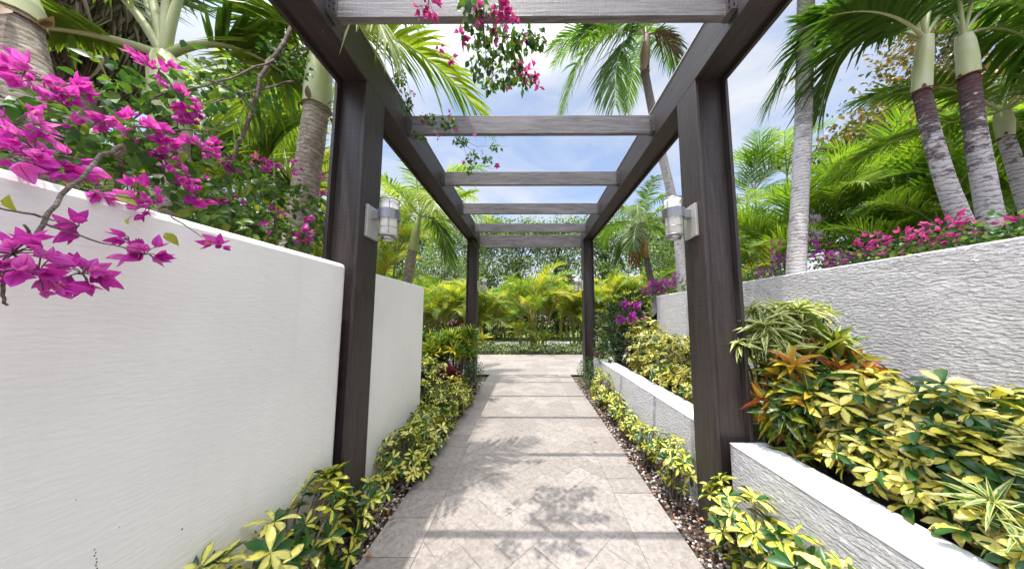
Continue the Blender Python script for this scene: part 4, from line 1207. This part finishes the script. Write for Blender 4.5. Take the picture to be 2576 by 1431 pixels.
for X, YT, yy, zb, L, st, lab in ((600, 330, 4.4, 1., 1.4, 6, 'feathery palm clump behind the fan leaved palm'), (850, 400, 4.6, 1., 1.3, 5, 'feathery palm clump hiding behind the left near post'),
                                (420, 330, 3.4, 1.3, 1.2, 6, 'feathery palm clump behind the middle of the left bougainvillea'), (130, 260, 3.0, 1.4, 1.2, 6, 'feathery palm clump behind the left edge of the bougainvillea'),
                                (720, 240, 6.0, .4, 2.0, 7, 'taller feathery palm clump far behind the left wall'), (965, 400, 8.5, 0., 2.2, 6, 'feathery palm clump between the left near post and the slim palm')):
    p = px(X, YT, y=yy)
    clump('palm_clump', lab, (p[0], yy, zb), st, max(.15, p[2] - zb - .62 * L), L, 7, ARECA_PROTO, .45, True, GL, int(X), .03, .6)

# ------------------------------------------------------------------ bougainvillea over the left wall
A = [(110, 205, -1.5, .085, 22), (175, 250, -1.5, .07, 14), (60, 190, -1.45, .05, 8), (30, 315, -1.42, .075, 18), (90, 385, -1.38, .085, 24), (15, 400, -1.36, .06, 12), (160, 415, -1.4, .055, 10),
     (290, 300, -1.5, .05, 7), (400, 175, -1.6, .06, 8), (370, 160, -1.6, .04, 5), (455, 262, -1.6, .075, 18), (480, 310, -1.6, .04, 5), (340, 320, -1.5, .05, 8), (395, 350, -1.5, .075, 18), (440, 385, -1.5, .05, 9), (510, 370, -1.5, .065, 16),
     (475, 455, -1.45, .075, 20), (500, 490, -1.45, .05, 10), (240, 470, -1.34, .05, 8), (378, 515, -1.28, .055, 12), (345, 480, -1.35, .04, 6), (200, 330, -1.45, .04, 5),
     (325, 603, -1.21, .015, 2), (365, 640, -1.21, .04, 9), (550, 620, -1.23, .032, 6), (198, 570, -1.18, .02, 3), (30, 640, -1.12, .06, 13), (95, 690, -1.12, .06, 12), (205, 690, -1.14, .045, 10), (10, 690, -1.1, .05, 9)]
B1 = [px(310, 365, x=-1.3), px(250, 398, x=-1.26), px(180, 468, x=-1.2), px(120, 555, x=-1.16), px(78, 622, x=-1.14)]
tw = lambda x, *p: [px(X, Y, x=x) for X, Y in p]
bougainvillea('large magenta bougainvillea spilling over the left wall in the foreground', (-1.75, 1.0, 1.5),
              [(px(X, Y, x=x), r * .80, max(3, int(n * (1.0 if Y < 560 else 1.3)))) for X, Y, x, r, n in A],
              [(px(X, Y, x=x), (rx, ry, rz)) for X, Y, x, rx, ry, rz in ((40, 290, -1.6, .2, .12, .14), (130, 330, -1.6, .2, .15, .14), (60, 440, -1.5, .1, .12, .06), (230, 330, -1.65, .2, .15, .15), (300, 390, -1.6, .15, .15, .12), (400, 260, -1.75, .2, .2, .14), (340, 230, -1.75, .18, .15, .1),
                                                                         (520, 240, -1.8, .2, .2, .12), (560, 180, -1.85, .2, .2, .08), (420, 430, -1.6, .15, .2, .12), (520, 480, -1.6, .15, .2, .13), (580, 400, -1.7, .12, .15, .1), (440, 520, -1.5, .1, .15, .08), (560, 560, -1.55, .12, .2, .1), (640, 230, -1.9, .15, .2, .1), (720, 150, -1.9, .15, .2, .12))], 1250,
              [(B1, .0055, .004), (tw(-1.18, (180, 468), (270, 490), (370, 505)), .0025, .0015), (tw(-1.16, (110, 545), (60, 535), (-30, 520)), .003, .002), (tw(-1.16, (118, 565), (220, 600), (320, 625), (350, 640)), .0025, .0012),
               (tw(-1.25, (430, 545), (470, 570), (510, 598)), .0022, .0012), (tw(-1.16, (85, 610), (75, 580), (60, 565)), .003, .002), (tw(-1.15, (125, 552), (165, 560), (198, 570)), .002, .001),
               (tw(-1.7, (735, 65), (700, 130), (660, 190), (640, 260), (610, 330), (590, 400), (555, 470)), .012, .009), (tw(-1.7, (740, 205), (650, 225), (560, 250), (400, 300)), .006, .004), (tw(-1.65, (690, 150), (600, 190), (510, 215), (380, 250)), .006, .004),
               (tw(-1.6, (520, 200), (600, 230), (640, 290)), .005, .004), (tw(-1.12, (10, 690), (5, 745), (20, 768)), .003, .002), (tw(-1.55, (300, 370), (420, 330), (560, 330)), .006, .003), ([(-1.8, 1.1, 1.4), px(300, 420, x=-1.6), px(310, 365, x=-1.3)], .009, .0055)],
              
              .05, BRACT, .034, leafspots=[(px(415, 585, x=-1.22), .05, (.4, .3, -.6)), (px(330, 545, x=-1.2), .04, (-.7, .2, -.3)), (px(20, 490, x=-1.2), .05, (-.5, .3, -.4)), (px(290, 490, x=-1.25), .05, (.6, .3, -.3))])
Bc = [(660, 412, -1.75, .05, 10), (585, 415, -1.7, .03, 4), (700, 532, -1.7, .05, 9), (762, 590, -1.55, .055, 16), (590, 505, -1.65, .035, 6), (560, 515, -1.6, .03, 4), (740, 420, -1.9, .05, 7), (690, 405, -1.8, .04, 5), (800, 480, -1.8, .04, 6), (815, 445, -1.9, .04, 5), (770, 545, -1.6, .03, 4), (660, 575, -1.55, .03, 3), (790, 550, -1.6, .025, 3)]
bougainvillea('magenta bougainvillea along the left wall top, close to the near post', (-1.8, 1.9, 1.5), [(px(X, Y, x=x), r * .85, int(n * 1.3)) for X, Y, x, r, n in Bc],
              [(px(X, Y, x=x), (rx, ry, rz)) for X, Y, x, rx, ry, rz in ((600, 540, -1.7, .18, .2, .14), (690, 575, -1.65, .15, .22, .12), (770, 600, -1.65, .13, .2, .13), (660, 470, -1.8, .15, .2, .1), (740, 500, -1.8, .15, .2, .14), (810, 540, -1.8, .12, .2, .16), (560, 520, -1.75, .15, .2, .12))], 900,
              [(tw(-1.7, (600, 580), (680, 540), (780, 520)), .006, .003), (tw(-1.65, (600, 560), (740, 585), (830, 560)), .005, .003), ([(-1.85, 2., 1.4), px(690, 540, x=-1.7)], .01, .006), (tw(-1.7, (640, 420), (700, 450), (760, 500)), .003, .002)],
              .05, BRACT, .034)

# bougainvillea trailing over the rafters
Hc = [(1078, 2, 1.43, .05, 9), (1060, 15, 1.43, .03, 4), (1160, 95, 1.68, .025, 4), (1245, 88, 1.66, .02, 3), (1210, 38, 1.43, .03, 5), (1255, 15, 1.43, .05, 12), (1268, 45, 1.43, .03, 5), (1133, 145, 1.83, .02, 3), (1305, 60, 1.43, .02, 2), (1318, 95, 1.68, .02, 3), (1240, 172, 1.91, .02, 2), (1303, 172, 1.91, .025, 4),
      (1322, 188, 1.95, .03, 6), (1340, 192, 1.96, .025, 4), (1278, 212, 2.02, .02, 3), (1356, 218, 2.04, .02, 3), (1343, 172, 1.91, .015, 2), (1105, 112, 1.73, .02, 2)]
h = lambda *p: [px(X, Y, y=yy) for X, Y, yy in p]
bougainvillea('pink bougainvillea spray hanging down over the nearest rafter', (-.25, 1.40, 3.58), [(px(X, Y, y=yy), r, n) for X, Y, yy, r, n in [(X, Y, y_, r_ * 1.2, int(n_ * 1.8)) for X, Y, y_, r_, n_ in Hc]],
              [(px(X, Y, y=yy), (rx * 1.25, ry * 1.5, rz * 1.2)) for X, Y, yy, rx, ry, rz in ((1190, 20, 1.43, .11, .05, .08), (1200, 85, 1.66, .09, .05, .08), (1260, 100, 1.70, .10, .06, .10), (1310, 100, 1.70, .09, .05, .08), (1205, 165, 1.89, .08, .05, .09), (1260, 190, 1.96, .10, .06, .08), (1320, 200, 1.99, .06, .05, .06), (1345, 95, 1.68, .06, .04, .07), (1230, 215, 2.03, .06, .04, .05), (1225, 130, 1.79, .10, .05, .09), (1290, 150, 1.84, .08, .05, .08))], 600,
              [(h((1220, -60, 1.43), (1215, 60, 1.43), (1225, 150, 1.84), (1240, 205, 2.00)), .005, .002), (h((1250, -40, 1.43), (1265, 80, 1.64), (1300, 150, 1.84), (1345, 210, 2.02)), .004, .0015), (h((1160, -40, 1.43), (1175, 60, 1.43), (1150, 130, 1.79)), .004, .0015),
               (h((1265, 90, 1.67), (1320, 105, 1.71), (1375, 115, 1.74)), .003, .0012), (h((1225, 150, 1.84), (1290, 190, 1.96), (1330, 215, 2.03)), .003, .0012)], .058, BRACT_PINK, .040, hang=.8)
Vc = [(1030, 235, 2.2, .04, 5), (1010, 240, 2.2, .03, 3), (1133, 290, 2.45, .02, 4), (1180, 310, 2.5, .015, 3), (1100, 345, 2.45, .02, 3), (1245, 412, 2.5, .025, 5), (1195, 345, 2.5, .012, 2), (1160, 405, 2.5, .015, 2), (1212, 385, 2.5, .012, 2), (1060, 300, 2.4, .02, 3), (1150, 330, 2.5, .015, 2)]
bougainvillea('thin straggling bougainvillea vine trailing across the second rafter', (-1.0, 2.5, 3.5), [(px(X, Y, y=yy), r, n) for X, Y, yy, r, n in Vc],
              [(px(X, Y, y=yy), (rx, .05, rz)) for X, Y, yy, rx, rz in ((1005, 200, 2.3, .07, .09), (1025, 260, 2.3, .05, .09), (1080, 300, 2.45, .09, .06), (1130, 310, 2.48, .09, .06), (1160, 355, 2.5, .09, .06), (1190, 395, 2.5, .06, .08), (1225, 400, 2.5, .06, .04), (1055, 345, 2.45, .08, .03), (1245, 370, 2.5, .07, .015), (1180, 425, 2.5, .03, .05))], 560,
              [(h((1000, 150, 2.3), (1020, 240, 2.3), (1045, 300, 2.4), (1140, 340, 2.5), (1190, 380, 2.5), (1240, 410, 2.5)), .004, .0015), (h((1140, 340, 2.5), (1200, 368, 2.5), (1280, 368, 2.5)), .0025, .001), (h((1030, 300, 2.4), (1100, 290, 2.45), (1180, 300, 2.5)), .0025, .001), (h((1160, 350, 2.5), (1180, 410, 2.5), (1185, 470, 2.5)), .002, .001)],
              .036, BRACT_PINK, .026, hang=.5)

# ------------------------------------------------------------------ beyond the paving
for i in range(7):
    x = -2.7 + .9 * i
    leafy('low_shrub', ['low variegated hedge shrub at the left end of the row beyond the paving', 'low hedge shrub second from the left beyond the paving', 'low hedge shrub third from the left beyond the paving', 'low hedge shrub at the middle of the row, below the golden palm clump',
                        'low hedge shrub third from the right beyond the paving', 'low hedge shrub second from the right beyond the paving', 'low hedge shrub at the right end of the row beyond the paving'][i], 'shrub', (x, 11., -.05),
          [((x, 11.05, .20 + .04 * math.sin(i * 2.3)), (.55, .42, .24))], 1100, LEAFLOW, .085, .5, HEDGE, 'low hedge shrubs beyond the paving', tone=(0, .95), stem=False)
clump('areca_palm', 'large golden green areca palm clump straight ahead at the end of the path', (.15, 12.4, -.05), 13, 2.5, 2.0, 6, ARECA_PROTO, .75, True, 'areca palms beyond the paving', 11, .045, .55)
clump('areca_palm', 'small young palm with a short stem before the big golden clump', (-.35, 11.6, 0), 3, .75, .9, 8, ARECA_PROTO, .12, True, 'areca palms beyond the paving', 12, .035, .3)
clump('areca_palm', 'small areca seedling right under the big golden clump', (.6, 11.7, 0), 2, .45, .7, 7, ARECA_PROTO, .12, True, 'areca palms beyond the paving', 13, .03, .3)
AL = [(-2.3, 13.8, 1.7, 1.8, 'yellow areca palm clump framed left of the far left post'), (-3.9, 13.2, 1.7, 1.9, 'bright areca palm clump past the end of the left wall'), (-5.6, 14.5, 1.8, 2.0, 'areca palm clump partly hidden by the left wall end'),
      (-1.5, 17.5, 2.0, 2.0, 'areca palm clump set back behind the far left post'), (2.5, 14.0, 1.8, 1.8, 'areca palm clump framed just inside the far right post'), (4.2, 13.8, 2.0, 1.9, 'areca palm clump right of the far right post'),
      (2.0, 18.0, 2.1, 2.1, 'areca palm clump set back to the right of the golden one'), (6.2, 14.5, 2.2, 2.0, 'areca palm clump above the glossy shrub'), (-8.0, 16., 2.2, 2.2, 'areca palm clump farthest to the left'), (8.2, 16., 2.4, 2.2, 'areca palm clump farthest to the right')]
for i, (x, yy, hh, L, lab) in enumerate(AL):
    clump('areca_palm', lab, (x, yy, -.05), 11, hh + .3, L * 1.05, 7, DARK_PROTO if yy > 15.5 else ARECA_PROTO, .7, True, 'areca palms beyond the paving', 40 + i, .04, .6)
for i, x in enumerate((-9, -5.5, -2.2, 1.2, 4.6, 8.0)):
    leafy('dense_bush', ['dark bush at the left end behind the areca palms', 'dark bush second from the left behind the areca palms', 'dark bush behind the far left post', 'dark bush behind the golden palm clump', 'dark bush behind the far right post', 'dark bush at the right end behind the areca palms'][i], 'shrub',
          (x, 18.6, -.05), [((x, 18.6, 1.45), (2.3, .9, 1.7))], 4200, LEAFLOW, .2, .5, BOX, 'dark bushes across the drive', tone=(0, .9))
TR = [(-17, 26, 12.5, 2, 'broad green tree in the far background, leftmost behind the slim palm'), (-11, 24, 11.5, 2, 'far tree second from the left in the background'), (-6, 30, 13.5, 3, 'tall far tree seen above the left beam end'), (-1.5, 33, 14.5, 3, 'far tree straight ahead, left of centre between the last rafters'),
      (3.5, 32, 14.2, 3, 'far tree straight ahead, right of centre between the last rafters'), (8.5, 29, 13, 3, 'far tree above the right beam end'), (13, 25, 11.5, 2, 'far tree behind the small orange shafted palm'), (19, 26, 11.5, 2, 'far tree at the right behind the rough wall')]
for i, (x, yy, hh, k, lab) in enumerate(TR):
    tree(lab, (x, yy, -.05), hh, [((-1.6, 0, hh * .78), (2.4, 2., 2.0)), ((1.5, .3, hh * .82), (2.4, 2., 2.2)), ((0, -.5, hh * .52), (3.0, 2., 2.2)), ((.4, 0, hh * .32), (3., 1.6, 1.8))], 230, 34, .36, TREE, .6, 'tree', 'trees in the far background', .22, seed=60 + i)
for x, yy, hh, lab, sd in ((-8.6, 12.5, 6.6, 'leafy green tree behind the slim palm on the left', 91), (-5.2, 17, 6.2, 'loose leaved tree between the slim palm and the far left post', 92), (7.4, 12.5, 5.6, 'dark leafy tree behind the small orange shafted palm', 93), (-8.0, 7.5, 4.3, 'leafy tree far behind the left bougainvillea', 94)):
    tree(lab, (x, yy, -.05), hh, [((-.8, 0, hh * .78), (1.3, 1.1, 1.0)), ((.8, .2, hh * .72), (1.3, 1.1, 1.1)), ((0, -.3, hh * .5), (1.6, 1.2, 1.1))], 170, 28, .17, TREE, .3, 'tree', 'garden trees behind the palms', .12, seed=sd)
